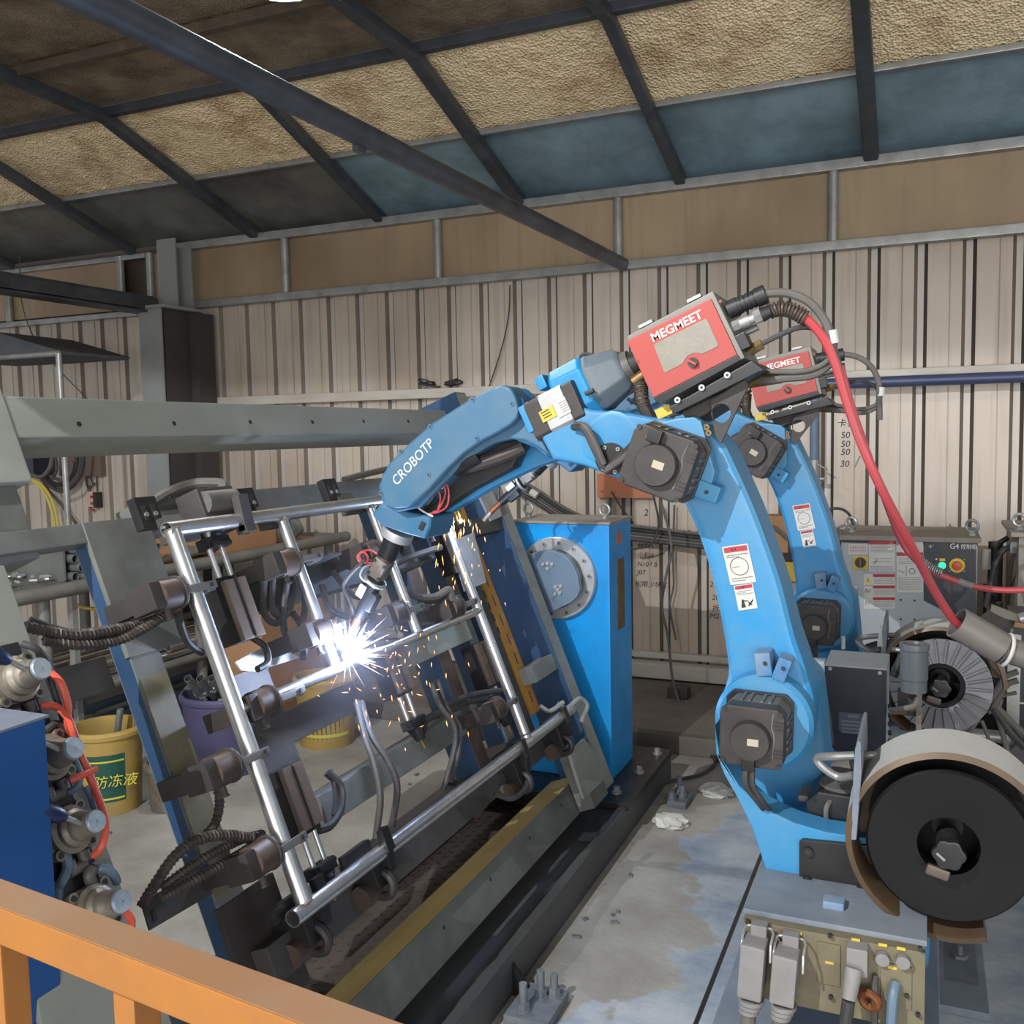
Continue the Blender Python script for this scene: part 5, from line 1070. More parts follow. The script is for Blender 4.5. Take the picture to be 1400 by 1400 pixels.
hs2 = MB().tube([at_y(x, y, YY) for x, y, YY in ((1150, 500, YH2-.1), (1162, 545, YH2-.1), (1180, 600, YH2-.1), (1212, 690, YH2-.05), (1235, 745, YH2), (1262, 774, YH2), (1290, 788, YH2), (1320, 798, YH2), (1345, 804, YH2), (1375, 807, YH2), (1412, 806, YH2))], .0088, 10).build('wire_hose', REDHOSE)
tag(hs2, 'pale red wire hose crossing in front of the green lamp towards the second cabinet', 'hose', 'red wire feed hoses')
MB().spring([at_y(x, y, YH2-.004) for x, y in ((1255, 762), (1264, 771), (1275, 778), (1288, 783))], .012, .0022, 13, 6, 12).build('bend_spring', GALV, hs2)
MB().tube([at_y(x, y, YH2) for x, y in ((1310, 794), (1320, 798), (1330, 801))], .0095, 10).build('white_sleeve', CONN, hs2)
s0, s1, s2 = at_y(1308, 851, YH+.34), at_y(1368, 886, YH+.36), at_y(1430, 905, YH+.38)
sl = MB(); sl.pipe(s0, s1, .0345, .004, 28); sl.cyl(s1, s1+(s2-s1)*.06, .0345, .029, n=28); sl.cyl(s1+(s2-s1)*.06, s2, .028, n=28); sl = sl.build('hose_sleeve', GALV); sl.data.materials[0] = M('grey_hose_sleeve', rgb(128, 122, 116), .45, .2, rgb(96, 90, 86), .6, 6)
tag(sl, 'grey plastic sleeve holding the red hose above the far wire spool', 'sleeve')
b = MB(); d_ = (s2-s1).normalized(); b.torus(s1+d_*.012, d_, .0335, .004, 22, 6); b.build('zip_tie', WHITE, sl)
# spool-side gear at the frame's right edge
gs = thing('cable_support_stand', 'galvanised support tube with a dark folded sheet hood at the right edge', 'stand', (at_y(1390, 1003, 3.3).x, 3.3, 0))
MB().cyl(at_y(1318, 1003, 3.3), at_y(1440, 1014, 3.3), .020, n=20).build('support_tube', GALV, gs); MB().bbox((at_y(1330, 1003, 3.3).x, 3.28, 0), (at_y(1338, 1003, 3.3).x, 3.32, at_y(1330, 1003, 3.3).z)).build('stand_leg', GALV, gs)
def yprism(pts, Y, d, name, m, parent): return MB().prism([(at_y(x, y, Y).x, at_y(x, y, Y).z) for x, y in pts], Y, Y+d).build(name, m, parent, bev=.001)
yprism([(1329, 853), (1356, 830), (1351, 862), (1340, 866)], 3.25, .004, 'hood_sheet', GREY_DARK, gs); yprism([(1356, 828), (1420, 852), (1420, 872), (1380, 866), (1366, 880), (1350, 864)], 3.26, .004, 'hood_sheet', GREY_DARK, gs)
yprism([(1356, 827), (1420, 851), (1420, 858), (1372, 845), (1354, 836)], 3.24, .02, 'hood_edge', CABTOP, gs)
p = at_y(1394, 846, 3.24); MB().cyl(p, p+Vector((.03, 0, .012)), .016, n=20).build('silver_cap', ALU, gs); yprism([(1388, 851), (1420, 856), (1420, 862), (1386, 857)], 3.22, .02, 'beige_rim', CARD, gs)
MB().bar(at_y(1384, 860, 3.22), at_y(1372, 884, 3.2), .006, .006).build('strut', GALV, gs)
ps = thing('welding_power_source', 'black welding power source with a white edge line, cut by the right frame edge', 'welder', (at_y(1405, 950, 3.6).x+.1, 3.7, 0))
e0, e1 = at_y(1391, 862, 3.6), at_y(1391, 985, 3.6); MB().bbox((e0.x, 3.6, e1.z), (e0.x+.4, 4.1, e0.z)).build('source_case', DARKBOX, ps, bev=.004); MB().bbox((e0.x-.001, 3.594, e1.z), (e0.x+.005, 3.6, e0.z)).build('edge_strip', ALU, ps); MB().bbox((e0.x, 3.594, e1.z+.06), (e0.x+.3, 3.6, e1.z+.066)).build('edge_strip', ALU, ps)
MB().bbox((e0.x+.02, 3.62, 0), (e0.x+.38, 4.08, e1.z)).build('source_trolley', BLACK2, ps)
cbs = thing('cable_bundle', 'bundle of grey hoses and cables hanging beside the black welding power source', 'cables', (at_y(1375, 960, 3.1).x, 3.1, 0))
for i, (pts, r) in enumerate(((((1392, 918), (1375, 925), (1365, 940), (1352, 960)), .008), (((1392, 930), (1378, 935), (1368, 948), (1358, 968)), .008), (((1390, 947), (1370, 952), (1360, 965), (1352, 975)), .005), (((1368, 955), (1364, 975), (1370, 1000), (1378, 1030)), .007), (((1358, 968), (1370, 985), (1385, 1005), (1402, 1022)), .011), (((1362, 966), (1380, 985), (1396, 1000), (1410, 1012)), .009), (((1338, 983), (1325, 1000), (1310, 1015), (1298, 1022)), .006), (((1342, 985), (1350, 1005), (1356, 1025), (1358, 1040)), .005))):
    MB().tube([at_y(x, y, 3.1) for x, y in pts], r*1.15, 8).build('hose', CABLEG if i != 4 else CABLE, cbs)
hp, ht = at_y(1384, 1008, 3.27), at_y(1372, 858, 3.27); MB().bar(Vector((hp.x, 3.275, 0)), Vector((hp.x, 3.275, ht.z)), .035, .02).build('hood_post', GALV, gs)
yprism([(1364, 1042), (1420, 990), (1420, 1085), (1395, 1085)], 3.2, .004, 'sheet_guard', GREY_DARK, gs)
# anchors on the floor
def anchor(name, label, px, py, w, d, studs, gus=None):
    p = at_z(px, py, 0); t = thing(name, label, 'floor anchor', p, 'floor anchors along the base beam')
    MB().box(p+Vector((0, 0, .018)), (w, d, .022)).build('anchor_plate', ANCHOR, t, bev=.003); MB().box(p+Vector((0, -d*.42, .007)), (w, d*.12, .014)).build('anchor_foot', ANCHOR, t)
    for sx, sy, h in studs:
        q = p+Vector((sx, sy, .029)); b = MB(); b.cyl(q, q+Vector((0, 0, .004)), .02, n=18); b.cyl(q+Vector((0, 0, .004)), q+Vector((0, 0, .02)), .0165, n=6); b.cyl(q+Vector((0, 0, .02)), q+Vector((0, 0, h)), .0105, n=14); b.build('anchor_stud', ANCHOR, t)
    if gus: MB().prism([(p.x+x, z) for x, z in gus], p.y+d*.3, p.y+d*.3+.012).build('gusset', BLACK2, t)
    return t
anchor('floor_anchor', 'small dusty anchor block with two studs beside the base beam, near the blue tower', 930, 1098, .075, .13, ((-.01, .03, .07), (.012, -.01, .05), (-.022, -.045, .03)))
anchor('floor_anchor', 'larger anchor plate with studs and a black gusset, close to the camera beside the beam', 734, 1385, .12, .16, ((.0, .03, .07), (.03, .05, .055), (-.02, -.04, .07)), ((-.10, 0), (-.02, 0), (-.09, .09), (-.10, .09)))
sp_a = at_z(1312, 1318, 0); t = thing('anchor_strip', 'grey floor strip with one anchor bolt, right of the near robot', 'floor anchor', sp_a)
MB().box(sp_a+Vector((0, 0, .011)), (.09, .28, .022)).build('anchor_plate', PLATE, t, bev=.003); b = MB(); b.cyl(sp_a+Vector((0, 0, .022)), sp_a+Vector((0, 0, .03)), .022, n=6); b.cyl(sp_a+Vector((0, 0, .03)), sp_a+Vector((0, 0, .055)), .008, n=12); b.build('anchor_stud', ANCHOR, t)
def rag(px, py, r, label, seed):
    p = at_z(px, py, 0); random.seed(seed); bm = bmesh.new(); bmesh.ops.create_icosphere(bm, subdivisions=3, radius=r)
    for v in bm.verts: k = 1+random.uniform(-.22, .22); v.co = Vector((v.co.x*k*1.3, v.co.y*k, max(v.co.z*k*.55, -.3*r))) + p+Vector((0, 0, .28*r))
    b = MB(); b.bm.free(); b.bm = bm; tag(b.build('crumpled_rag', WHITE), label, 'rag', 'crumpled rags on the floor')
rag(917, 1128, .05, 'crumpled white rag beside the small floor anchor', 3); rag(980, 1086, .05, 'pale crumpled rag on the floor beside the near robot', 5)
# ================================================================== VALVE BOARD, BLUE CABINET, ORANGE RAIL
YV = 1.12
vb = thing('valve_board', 'tilted grey board carrying a column of hand lever air valves beside the blue cabinet', 'valve board', FX(.2, 0, YV))
def vprism(pts, n0, n1, name, m, parent): 
    P = [FP(x, y, n0) for x, y in pts]; b = MB(); a = [b.bm.verts.new(p) for p in P]; c = [b.bm.verts.new(p+FN*(n1-n0)) for p in P]; b.join(a, c); b.face(a[::-1]); b.face(c); return b.build(name, m, parent, bev=.002)
vprism([(-60, 776), (0, 776), (34, 874), (228, 1400), (250, 1460), (60, 1460)], -.03, -.018, 'board_plate', GREY_RAIL, vb)
def hand_valve():
    root = MB().lathe([(.036, 0), (.038, .006), (.038, .014), (.031, .018), (.030, .026), (.024, .032), (.023, .044), (.019, .05), (.019, .066), (.001, .066)], (0, 0, 0), (0, 0, 1), 36).build('hand_valve', VALVE)
    b = MB(); b.box((0, 0, -.006), (.075, .075, .018)); local(root, 'valve_body', b, VALVE, .004)
    for sx in (-.031, .031):
        for sy in (-.031, .031): local(root, 'flange_ear', MB().cyl((sx, sy, -.002), (sx, sy, .010), .009, n=12), VALVE, 0); local(root, 'ear_bolt', MB().cyl((sx, sy, .010), (sx, sy, .0112), .005, n=8), BLACK, 0)
    local(root, 'valve_cap', MB().lathe([(.001, .0), (.0165, 0), (.018, -.003), (.018, -.006)], (0, 0, .073), (0, 0, 1), 28), VCAP, 0)
    b = MB(); b.cyl((-.005, -.015, .056), (-.03, -.052, .066), .0042, n=10); lv = local(root, 'lever', b, GALV, 0)
    b = MB(); b.tube([(-.026, -.046, .064), (-.036, -.062, .068), (-.05, -.085, .074), (-.056, -.095, .076)], lambda t: .0085+.005*math.sin(PI*min(1, t*1.2)), 14); local(root, 'lever_grip', b, NAVYH, 0)
    b = MB(); b.cyl((.045, -.01, -.008), (.062, -.01, -.008), .011, n=12); b.cyl((.062, -.016, -.008), (.062, .018, -.008), .010, n=12); local(root, 'elbow_fitting', b, MOTORFIN, .002)
    b = MB(); b.cyl((.04, .02, -.008), (.058, .02, -.008), .011, n=12); local(root, 'port_fitting', b, MOTORFIN, 0)
    b = MB(); b.box((.002, 0, -.02), (.13, .085, .014)); local(root, 'mounting_pad', b, BLACK2, .003)
    return root
hv = hand_valve()
for i, (px, py, lev) in enumerate(((58, 913, 1), (103, 1022, 1), (133, 1122, 1), (168, 1232, 0))):
    o = hv if i == 0 else copy_tree(hv)
    s, y = fxp(px, py, .073); m = fmat(s, 0, y)
    o.parent = vb; o.matrix_parent_inverse = Matrix.Translation(-vb.location); o.matrix_basis = m
    if not lev:
        for ch in list(o.children):
            if ch.name.startswith('lever'): bpy.data.objects.remove(ch)
def vh(pts, r, m, name='air_hose'): return MB().tube([FP(x, y, n) for x, y, n in pts], r, 10).build(name, m, vb)
vh([(56, 965, .01), (76, 966, .02), (92, 980, .03), (100, 1000, .03), (108, 1022, .02)], .0062, REDAIR)
vh([(70, 920, .02), (84, 935, .03), (93, 965, .03), (93, 990, .02), (103, 1015, .0), (115, 1045, .0), (128, 1075, .0), (136, 1095, .02), (144, 1125, .03), (140, 1155, .03), (128, 1170, .01)], .0062, REDAIR)
vh([(96, 1068, .01), (112, 1060, .02), (131, 1051, .02)], .0058, REDAIR); vh([(108, 1030, .0), (120, 1050, .0), (128, 1072, .0)], .0055, REDAIR)
vh([(172, 1246, .02), (180, 1258, .03), (178, 1270, .03), (168, 1277, .01)], .0062, REDAIR)
vh([(30, 880, .02), (48, 886, .03), (64, 905, .02), (72, 935, .01), (82, 965, .01), (88, 990, .0)], .0062, CABLE); vh([(62, 1000, -.005), (76, 990, .0), (86, 1000, .0), (86, 1020, 0)], .007, CABLE)
vh([(94, 1084, .0), (106, 1075, .01), (110, 1058, .01), (103, 1040, .0)], .0055, PVCG); vh([(118, 1075, -.005), (126, 1095, -.005), (132, 1115, 0)], .006, PVCG)
vh([(130, 1190, .0), (142, 1187, .01), (154, 1194, .01), (160, 1206, 0)], .0075, PVCG); vh([(74, 1138, -.005), (86, 1160, .0), (92, 1185, .0), (86, 1202, 0), (80, 1212, -.01)], .0085, PVCG); vh([(80, 1205, -.01), (80, 1230, -.01), (88, 1250, -.005)], .0075, PVCG)
vb2 = MB(); vb2.tube([FP(88, 1250, -.005), FP(96, 1262, 0), FP(108, 1256, 0)], .011, 12); vb2.build('pipe_elbow', MOTORFIN, vb)
vb3 = MB(); vb3.tube([FP(126, 1210, .0), FP(122, 1196, .005), FP(126, 1188, .005)], .010, 12); vb3.build('pipe_elbow', MOTORFIN, vb)
vb4 = MB(); vb4.bar(FP(110, 1330, -.1), FP(118, 1430, -.1), .05, .04); vb4.build('board_leg', BLACK2, vb)
# blue cabinet
k0 = at_y(62, 981, .99); k1 = k0.z
bc = thing('blue_cabinet', 'deep blue sheet metal cabinet with a dusty top behind the orange rail', 'cabinet', (k0.x-.2, .88, 0))
MB().bbox((k0.x-.46, .77, 0), (k0.x, .99, k1)).build('cabinet_body', BLUE_CAB, bc, bev=.004); MB().bbox((k0.x-.465, .765, k1), (k0.x+.004, .994, k1+.004)).build('cabinet_top', M('blue_grey_dusty_top', rgb(112, 120, 134), .75, 0, rgb(84, 90, 104), .6, 6), bc, bev=.001)
# orange rail in front
r0, r1 = at_y(-60, 1268, .62), at_y(640, 1418, .62)
ra = at_y(0, 1288, .66); rb_ = at_y(580, 1412, .60)
gr = thing('guard_rail', 'orange painted steel guard rail with square posts in the foreground', 'railing', (-.6, .63, 0))
dv = (rb_-ra).normalized(); dv.z = 0; pA = ra-dv*.4; pB = rb_+dv*.35; pA.z = pB.z = (ra.z+rb_.z)/2
MB().bar(pA, pB, .04, .04, (0, 0, 1)).build('top_rail', ORANGE, gr, bev=.003); MB().bar(pA+Vector((0, 0, .0206)), pB+Vector((0, 0, .0206)), .037, .001, (0, 0, 1)).build('dusty_rail_top', ORANGE_DUST, gr)
MB().bar(Vector((pA.x, pA.y, .12)), Vector((pB.x, pB.y, .12)), .04, .04).build('bottom_rail', ORANGE, gr, bev=.003)
for px in (-160, 14, 188, 372, 556):
    d = ray(px, 1380); t = ((pA-CPOS).to_2d().cross(dv.to_2d()))/(d.to_2d().cross(dv.to_2d())); q = CPOS+d*t
    MB().bar(Vector((q.x, q.y, 0)), Vector((q.x, q.y, pA.z-.02)), .03, .03, dv).build('post', ORANGE, gr, bev=.003)
# ================================================================== TUBE RACK, BUCKETS, WALL THINGS
XR = -3.4; ZR = at_x(17, 820, -3.4).z
def on_rack(px, py): return at_x(px, py, XR)
rk = thing('tube_rack', 'grey tubular steel rack behind the fixture loaded with cut tubes', 'rack', (-3.5, 3.3, 0))
Y0, Y1, XB = 2.2, at_x(462, 735, -3.4).y, -4.25
b = MB(); b.tube([(XR, Y0, ZR), (XR, Y1-.1, ZR), (XR-.03, Y1-.02, ZR), (XR-.1, Y1, ZR), (XB, Y1, ZR)], .032, 14, 4); b.build('shelf_rim', RACK, rk); MB().cyl((XB, Y0, ZR), (XB, Y1, ZR), .03, n=14).build('shelf_rim', RACK, rk)
MB().bbox((XB, Y0, ZR-.01), (XR, Y1, ZR+.012)).build('shelf_board', CARD, rk)
for y in (2.86, 3.8, Y1-.05): 
    for x in (XR-.04, XB): MB().cyl((x, y, 0), (x, y, ZR), .028, n=14).build('leg', RACK, rk)
for y in (3.02, 3.95): MB().bar((XR-.05, y, .0), (XR-.05, y, ZR), .03, .03).build('leg', GALV, rk)
for x in (XR, XR-.45, XB): MB().cyl((x, Y0, .40), (x, Y1, .40), .024, n=12).build('lower_rail', RACK, rk)
z1 = at_x(140, 950, XR).z; z2 = at_x(140, 965, XR).z
MB().cyl((-3.98, Y0, .13), (-3.98, Y1-.3, .13), .035, n=14).build('lower_rail', PVCG, rk); MB().cyl((-3.75, Y0, .12), (-3.75, Y1-.3, .12), .035, n=14).build('lower_rail', PVCG, rk)
for y in (3.0, 3.9, 4.7): MB().cyl((-3.72, y, .12), (XB, y, .1), .03, n=12).build('cross_rail', RACK, rk)
# cut tubes, one object each; pieces share their mesh
def stock(r, L, n=14): return MB().pipe((0, 0, 0), (0, L, 0), r, .003, n)
ORD = ['first', 'second', 'third', 'fourth', 'fifth', 'sixth', 'seventh', 'eighth']; ROW = ['bottom', 'second', 'third', 'fourth', 'top']
random.seed(21)
def place(mesh, name, M4, label, cat, grp):
    o = bpy.data.objects.new(name, mesh); COL.objects.link(o); o.matrix_world = M4; tag(o, label, cat, grp); return o
me1 = stock(.021, .5).build('steel_tube', SHEETG); ms = me1.data; bpy.data.objects.remove(me1)
yb = on_rack(146, 780).y
for r in range(4):
    for c in range(4 if r < 3 else 3):
        Mx = Matrix.Translation((XR-.06+random.uniform(-.03, .03), yb-.10+c*.044+(r % 2)*.02, ZR+.034+r*.040)) @ Matrix.Rotation(PI/2+random.uniform(-.03, .03), 4, 'Z')
        place(ms, 'steel_tube', Mx, f'cut steel tube beside the grey scrap bin, {ORD[c]} from it in the {ROW[r]} layer', 'tube', 'tubes stacked beside the scrap bin')
me2 = stock(.017, .55, 12).build('steel_tube', SHEETG); ms2 = me2.data; bpy.data.objects.remove(me2)
yb2 = on_rack(196, 770).y
for r in range(5):
    for c in range(7):
        Mx = Matrix.Translation((XR-.05+random.uniform(-.05, .05), yb2-.13+c*.036+(r % 2)*.018, ZR+.03+r*.031)) @ Matrix.Rotation(PI/2+random.uniform(-.08, .08), 4, 'Z') @ Matrix.Rotation(random.uniform(-.03, .03), 4, 'X')
        place(ms2, 'steel_tube', Mx, f'thin tube in the bundle past the jig column, {ORD[c]} along its {ROW[r]} layer', 'tube', 'thin tubes bundled on the rack')
me3 = stock(.022, 1.0).build('steel_tube', STEEL); ms3 = me3.data; bpy.data.objects.remove(me3)
ZL = at_x(250, 900, XR-.1).z
MB().bbox((XR-.5, 2.9, ZL-.06), (XR-.05, 4.9, ZL-.024)).build('lower_shelf', RACK, rk)
for r in range(3):
    for c in range(8):
        y0 = 3.1+random.uniform(-.1, .1) if c % 2 else 3.6+random.uniform(-.15, .15)
        Mx = Matrix.Translation((XR-.06-c*.05-(r % 2)*.02, y0, ZL+r*.044)) @ Matrix.Rotation(random.uniform(-.02, .02), 4, 'Z')
        place(ms3, 'steel_tube', Mx, f'long bright tube on the lower rack rails, {ORD[c]} from the front in the {ROW[r]} layer', 'tube', 'long tubes on the lower rails')
sb = thing('scrap_bin', 'dull grey steel bin with bright offcuts spilled in front, on the rack shelf', 'bin', (XR-.3, on_rack(45, 790).y, ZR+.012))
ya, ybb = on_rack(-40, 800).y-.1, yb-.135
b = MB(); b.bbox((XR-.55, ya, ZR+.012), (XR-.54, ybb, ZR+.17)); b.build('bin_back', GREY_FIX, sb); MB().bbox((XR-.55, ybb-.01, ZR+.012), (XR-.1, ybb, ZR+.19)).build('bin_side', GREY_FIX, sb); MB().bbox((XR-.55, ya, ZR+.012), (XR-.1, ybb, ZR+.02)).build('bin_floor', GREY_FIX, sb)
b = MB()
for i in range(90):
    b.box((XR-.1-random.random()*.32, random.uniform(ya, ybb-.03), ZR+.03+random.random()*.03), (.03*random.random()+.01, .02, .008), Matrix.Rotation(random.random()*3, 3, 'Z')@Matrix.Rotation(random.uniform(-.6, .6), 3, 'X'))
of = b.build('offcuts', ALU, smooth=0); tag(stuff(of), 'heap of bright metal offcuts spilled from the grey scrap bin', 'offcuts')
p = on_rack(352, 728); bxx = MB().bbox((XR-.5, p.y-.25, ZR+.012), (XR-.12, p.y+.32, ZR+.20)).build('cardboard_box', CARD, bev=.004); tag(bxx, 'plain brown cardboard box at the far end of the rack shelf', 'box')
p = on_rack(418, 722); bm = bmesh.new(); bmesh.ops.create_icosphere(bm, subdivisions=3, radius=.12)
for v in bm.verts: kf = 1+.18*math.sin(v.co.x*60)*math.cos(v.co.y*50+v.co.z*40); v.co = Vector((v.co.x*kf*1.1, v.co.y*kf*1.2, max(v.co.z*kf, -.085)))+Vector((XR-.2, p.y, ZR+.1))
b = MB(); b.bm.free(); b.bm = bm; tag(b.build('parts_bag', SHEETG), 'crinkled clear bag of parts on the rack shelf', 'bag')
p = on_rack(290, 745); b = MB()
for i in range(4): b.tube([(XR-.12-.05*i, p.y-.25+.1*i, ZR+.03), (XR-.1-.05*i, p.y+.05*i, ZR+.05), (XR-.16, p.y+.25, ZR+.03)], .02, 8)
tag(b.build('work_glove', M('grey_glove_cloth', rgb(110, 104, 92), .9)), 'rumpled dark work gloves lying on the rack shelf', 'gloves')
# boards standing behind the jig
def board(px, py, X, w, h, name, m, label, cat):
    p = at_x(px, py, X); o = MB().box((X, p.y, p.z), (.02, w, h), Matrix.Rotation(-.12, 3, 'Y')).build(name, m, bev=.003); return tag(o, label, cat)
pbt = at_x(410, 838, -2.85); cb = MB().bbox((-3.08, pbt.y-.30, 0), (-2.85, pbt.y+.26, pbt.z+.17)).build('cardboard_carton', CARD, bev=.004); tag(cb, 'tall brown carton standing on the floor behind the mid jig beam', 'carton')
# buckets
def bucket(name, label, px, py, r0, r1, h, m, grp=None, tubes=True):
    p = at_z(px, py, 0); p.y += r0*.7; p.x -= r0*.1
    t = thing(name, label, 'bucket', p, grp)
    MB().lathe([(.001, 0), (r0, 0), (r0+.002, .006), (r1, h-.03), (r1+.012, h-.028), (r1+.013, h-.012), (r1+.004, h), (r1-.004, h), (r1-.006, h-.02), (r0-.006, .012), (.001, .012)], p, (0, 0, 1), 40).build('bucket_shell', m, t)
    return t, p
t, p = bucket('paint_bucket', 'yellow plastic bucket with a green label and steel offcuts standing in it', 132, 1113, .12, .138, .345, BUCKETY)
def wrap(p, r0, r1, z0, z1, a0, a1, m, name, parent, H, d=.0015, n=14):
    b = MB(); g = []
    for i in range(n+1):
        a = lerp(a0, a1, i/n); g.append([b.bm.verts.new(p+Vector(((lerp(r0, r1, z/H)+d)*math.cos(a), (lerp(r0, r1, z/H)+d)*math.sin(a), z))) for z in (z0, z1)])
    for u, v in zip(g, g[1:]): b.face((u[0], v[0], v[1], u[1]))
    return b.build(name, m, parent)
wrap(p, .122, .138, .06, .255, math.radians(-78), math.radians(-15), GREENL, 'bucket_label', t, .345)
wrap(p, .122, .138, .225, .232, math.radians(-78), math.radians(-17), GREENP, 'label_stripe', t, .345, .0022); wrap(p, .122, .138, .07, .078, math.radians(-78), math.radians(-17), GREENP, 'label_stripe', t, .345, .0022)
tx = math.radians(-46); e = Vector((math.cos(tx), math.sin(tx), 0)); uu = Vector((-math.sin(tx), math.cos(tx), 0))
text('label_print', '防冻液', .04, p+e*.138-uu*.055+Vector((0, 0, .13)), uu, (0, 0, 1), GREENP, t, shear=.2)
for dx, dy, a, lb in ((.0, .03, .1, 'upright steel tube offcut in the yellow bucket'), (.05, .06, .2, 'leaning steel tube offcut at the right rim of the yellow bucket')): b = MB(); b.pipe(p+Vector((dx-.02, dy, .1)), p+Vector((dx+a*.3, dy+.02, .40)), .014, .002, 12); tag(b.build('steel_offcut', SHEETG), lb, 'offcut', 'offcuts in the yellow bucket')
t, p = bucket('paint_bucket', 'yellow bucket with a blue green label beyond the jig, under the sparks', 436, 1022, .13, .145, .34, BUCKETY); wrap(p, .13, .145, .05, .2, math.radians(-130), math.radians(0), GREENL, 'bucket_label', t, .34); wrap(p, .13, .145, .06, .075, math.radians(-120), math.radians(-6), GREENP, 'label_stripe', t, .34, .0025)
bucket('small_pot', 'small dull grey metal pot on the floor between yellow bucket and jig column', 222, 1110, .075, .085, .2, ALU_DIRTY)
t, p = bucket('scrap_drum', 'wide purple grey drum full of scrap behind the jig', 292, 1060, .17, .19, .36, BUCKETP)
b = MB(); random.seed(4)
for i in range(60): a = random.random()*6.3; r = random.random()*.15; b.box(p+Vector((r*math.cos(a), r*math.sin(a), .33+random.random()*.06)), (.06*random.random()+.02, .03, .006), Matrix.Rotation(random.random()*3, 3, 'Z')@Matrix.Rotation(random.uniform(-.7, .7), 3, 'X'))
tag(stuff(b.build('scrap_pieces', SHEETG, smooth=0)), 'tangle of scrap pieces heaped in the purple grey drum', 'scrap')
for i in range(4): q = p+Vector((-.06+.05*i, -.08+.02*i, .34)); b = MB().pipe(q, q+Vector((.03, -.12, .12)), .018, .002, 12); tag(b.build('steel_offcut', SHEETG), f'{ORD[i]} tube offcut along the rim of the purple grey drum', 'offcut', 'offcuts in the purple drum')
a_ = at_z(685, 1012, 0); cn = thing('metal_can', 'small bright ridged metal can on the floor beyond the far clamp', 'can', a_)
MB().lathe([(.001, 0), (.045, 0), (.048, .01), (.045, .02), (.045, .09), (.053, .1), (.053, .11), (.045, .12), (.045, .16), (.03, .175), (.001, .18)], a_+Vector((0, .04, 0)), (0, 0, 1), 30).build('can_body', ALU, cn)
a_ = at_z(650, 1012, 0); bs_ = thing('rubber_basin', 'shallow black rubber basin on the floor beyond the fixture', 'basin', a_+Vector((-.05, .2, 0)))
MB().lathe([(.001, .01), (.20, .012), (.235, .09), (.25, .09), (.25, .08), (.215, 0), (.001, 0)], a_+Vector((-.05, .2, 0)), (0, 0, 1), 36).build('basin_shell', BLACK, bs_)
# bits on the floor
random.seed(9); b = MB()
for px, py in ((800, 1258), (838, 1252), (845, 1248), (788, 1282), (862, 1198), (560, 1073), (570, 1060), (840, 1262), (380, 1090), (300, 1180), (205, 1100), (150, 1140)):
    q = at_z(px, py, 0); b.box(q+Vector((0, 0, .004)), (.02*random.random()+.008, .012, .007), Matrix.Rotation(random.random()*3, 3, 'Z'))
tag(stuff(b.build('floor_debris', ANCHOR, smooth=0)), 'scattered small metal bits on the concrete floor', 'debris')
# ---- wall things
def wl(px, py, d=.02): return at_y(px, py, YW-d)
def wtube(pts, r, m, name, label, cat, d=.03, grp=None): return tag(MB().tube([wl(x, y, d) for x, y in pts], r, 8).build(name, m), label, cat, grp)
a0, a1 = wl(818, 648), wl(894, 681); tb_ = thing('terracotta_panel', 'flat terracotta coloured box on the wall behind the robot elbow', 'panel', ((a0.x+a1.x)/2, YW-.02, a1.z)); MB().bbox((a0.x, YW-.05, a1.z), (a1.x, YW-.003, a0.z)).build('panel_box', TERRA, tb_, bev=.006)
for px in (823, 888): p = wl(px, 672, .05); MB().cyl(p, p+NY*.004, .008, n=12).build('panel_screw', BRASS, tb_)
np_ = thing('navy_pipe', 'navy painted pipe running under the wall rail on the right', 'pipe', wl(1250, 521, .12)); q0, q1 = wl(1083, 533, .12), wl(1430, 507, .12); q1.z = q0.z = (q0.z+q1.z)/2; MB().cyl(q0, q1+Vector((1.3, 0, 0)), .028, n=18).build('pipe_run', NAVY, np_)
q = wl(1114, 531, .12); q.z = q0.z; MB().cyl(q+Vector((-.035, 0, 0)), q+Vector((.035, 0, 0)), .034, n=18).build('pipe_tee', NAVY, np_)
pv = wl(1114, 655, .12); MB().cyl(q, Vector((q.x, q.y, pv.z+.08)), .024, n=16).build('drop_pipe', PVCG, np_); MB().cyl(Vector((q.x, q.y, pv.z+.1)), Vector((q.x, q.y, pv.z)), .029, n=16).build('valve_union', GALV, np_); MB().cyl(Vector((q.x-.10, q.y, pv.z)), Vector((q.x+.05, q.y, pv.z)), .011, n=10).build('cross_stub', GALV, np_); MB().bar(Vector((q.x+.02, q.y-.03, pv.z+.08)), Vector((q.x+.07, q.y-.04, pv.z+.05)), .01, .006).build('valve_lever', GALV, np_)
bn = thing('wall_cable_bundle', 'thick bundle of dark cables slung along the wall behind the blue tower', 'cables', wl(800, 705, .1))
for i, (dy, r, m) in enumerate(((0, .012, CABLE), (5, .012, CABLE), (9, .010, CABLEG), (13, .011, CABLE), (-5, .009, CABLEG))):
    MB().tube([wl(x, y+dy, .1+.01*i) for x, y in ((700, 655), (735, 675), (770, 698), (805, 714), (850, 722), (900, 728), (960, 735), (1040, 740), (1100, 736), (1160, 730))], r, 8).build('cable', m, bn)
p0, p1 = wl(726, 672, .14), wl(735, 678, .14); MB().cyl(p0, p1, .024, n=14).build('white_tie', WHITE, bn)
wtube(((905, 690), (918, 745), (910, 790), (905, 830), (913, 870), (920, 930), (935, 975), (955, 1010), (985, 1040)), .007, CABLEG, 'hanging_cable', 'grey cable hanging down the wall and across the floor beside the tower', 'cable', .5)
wtube(((922, 690), (920, 760), (921, 800), (916, 830), (924, 875)), .006, CABLEG, 'hanging_cable', 'shorter thin cable hanging on the wall behind the tower', 'cable', .06)
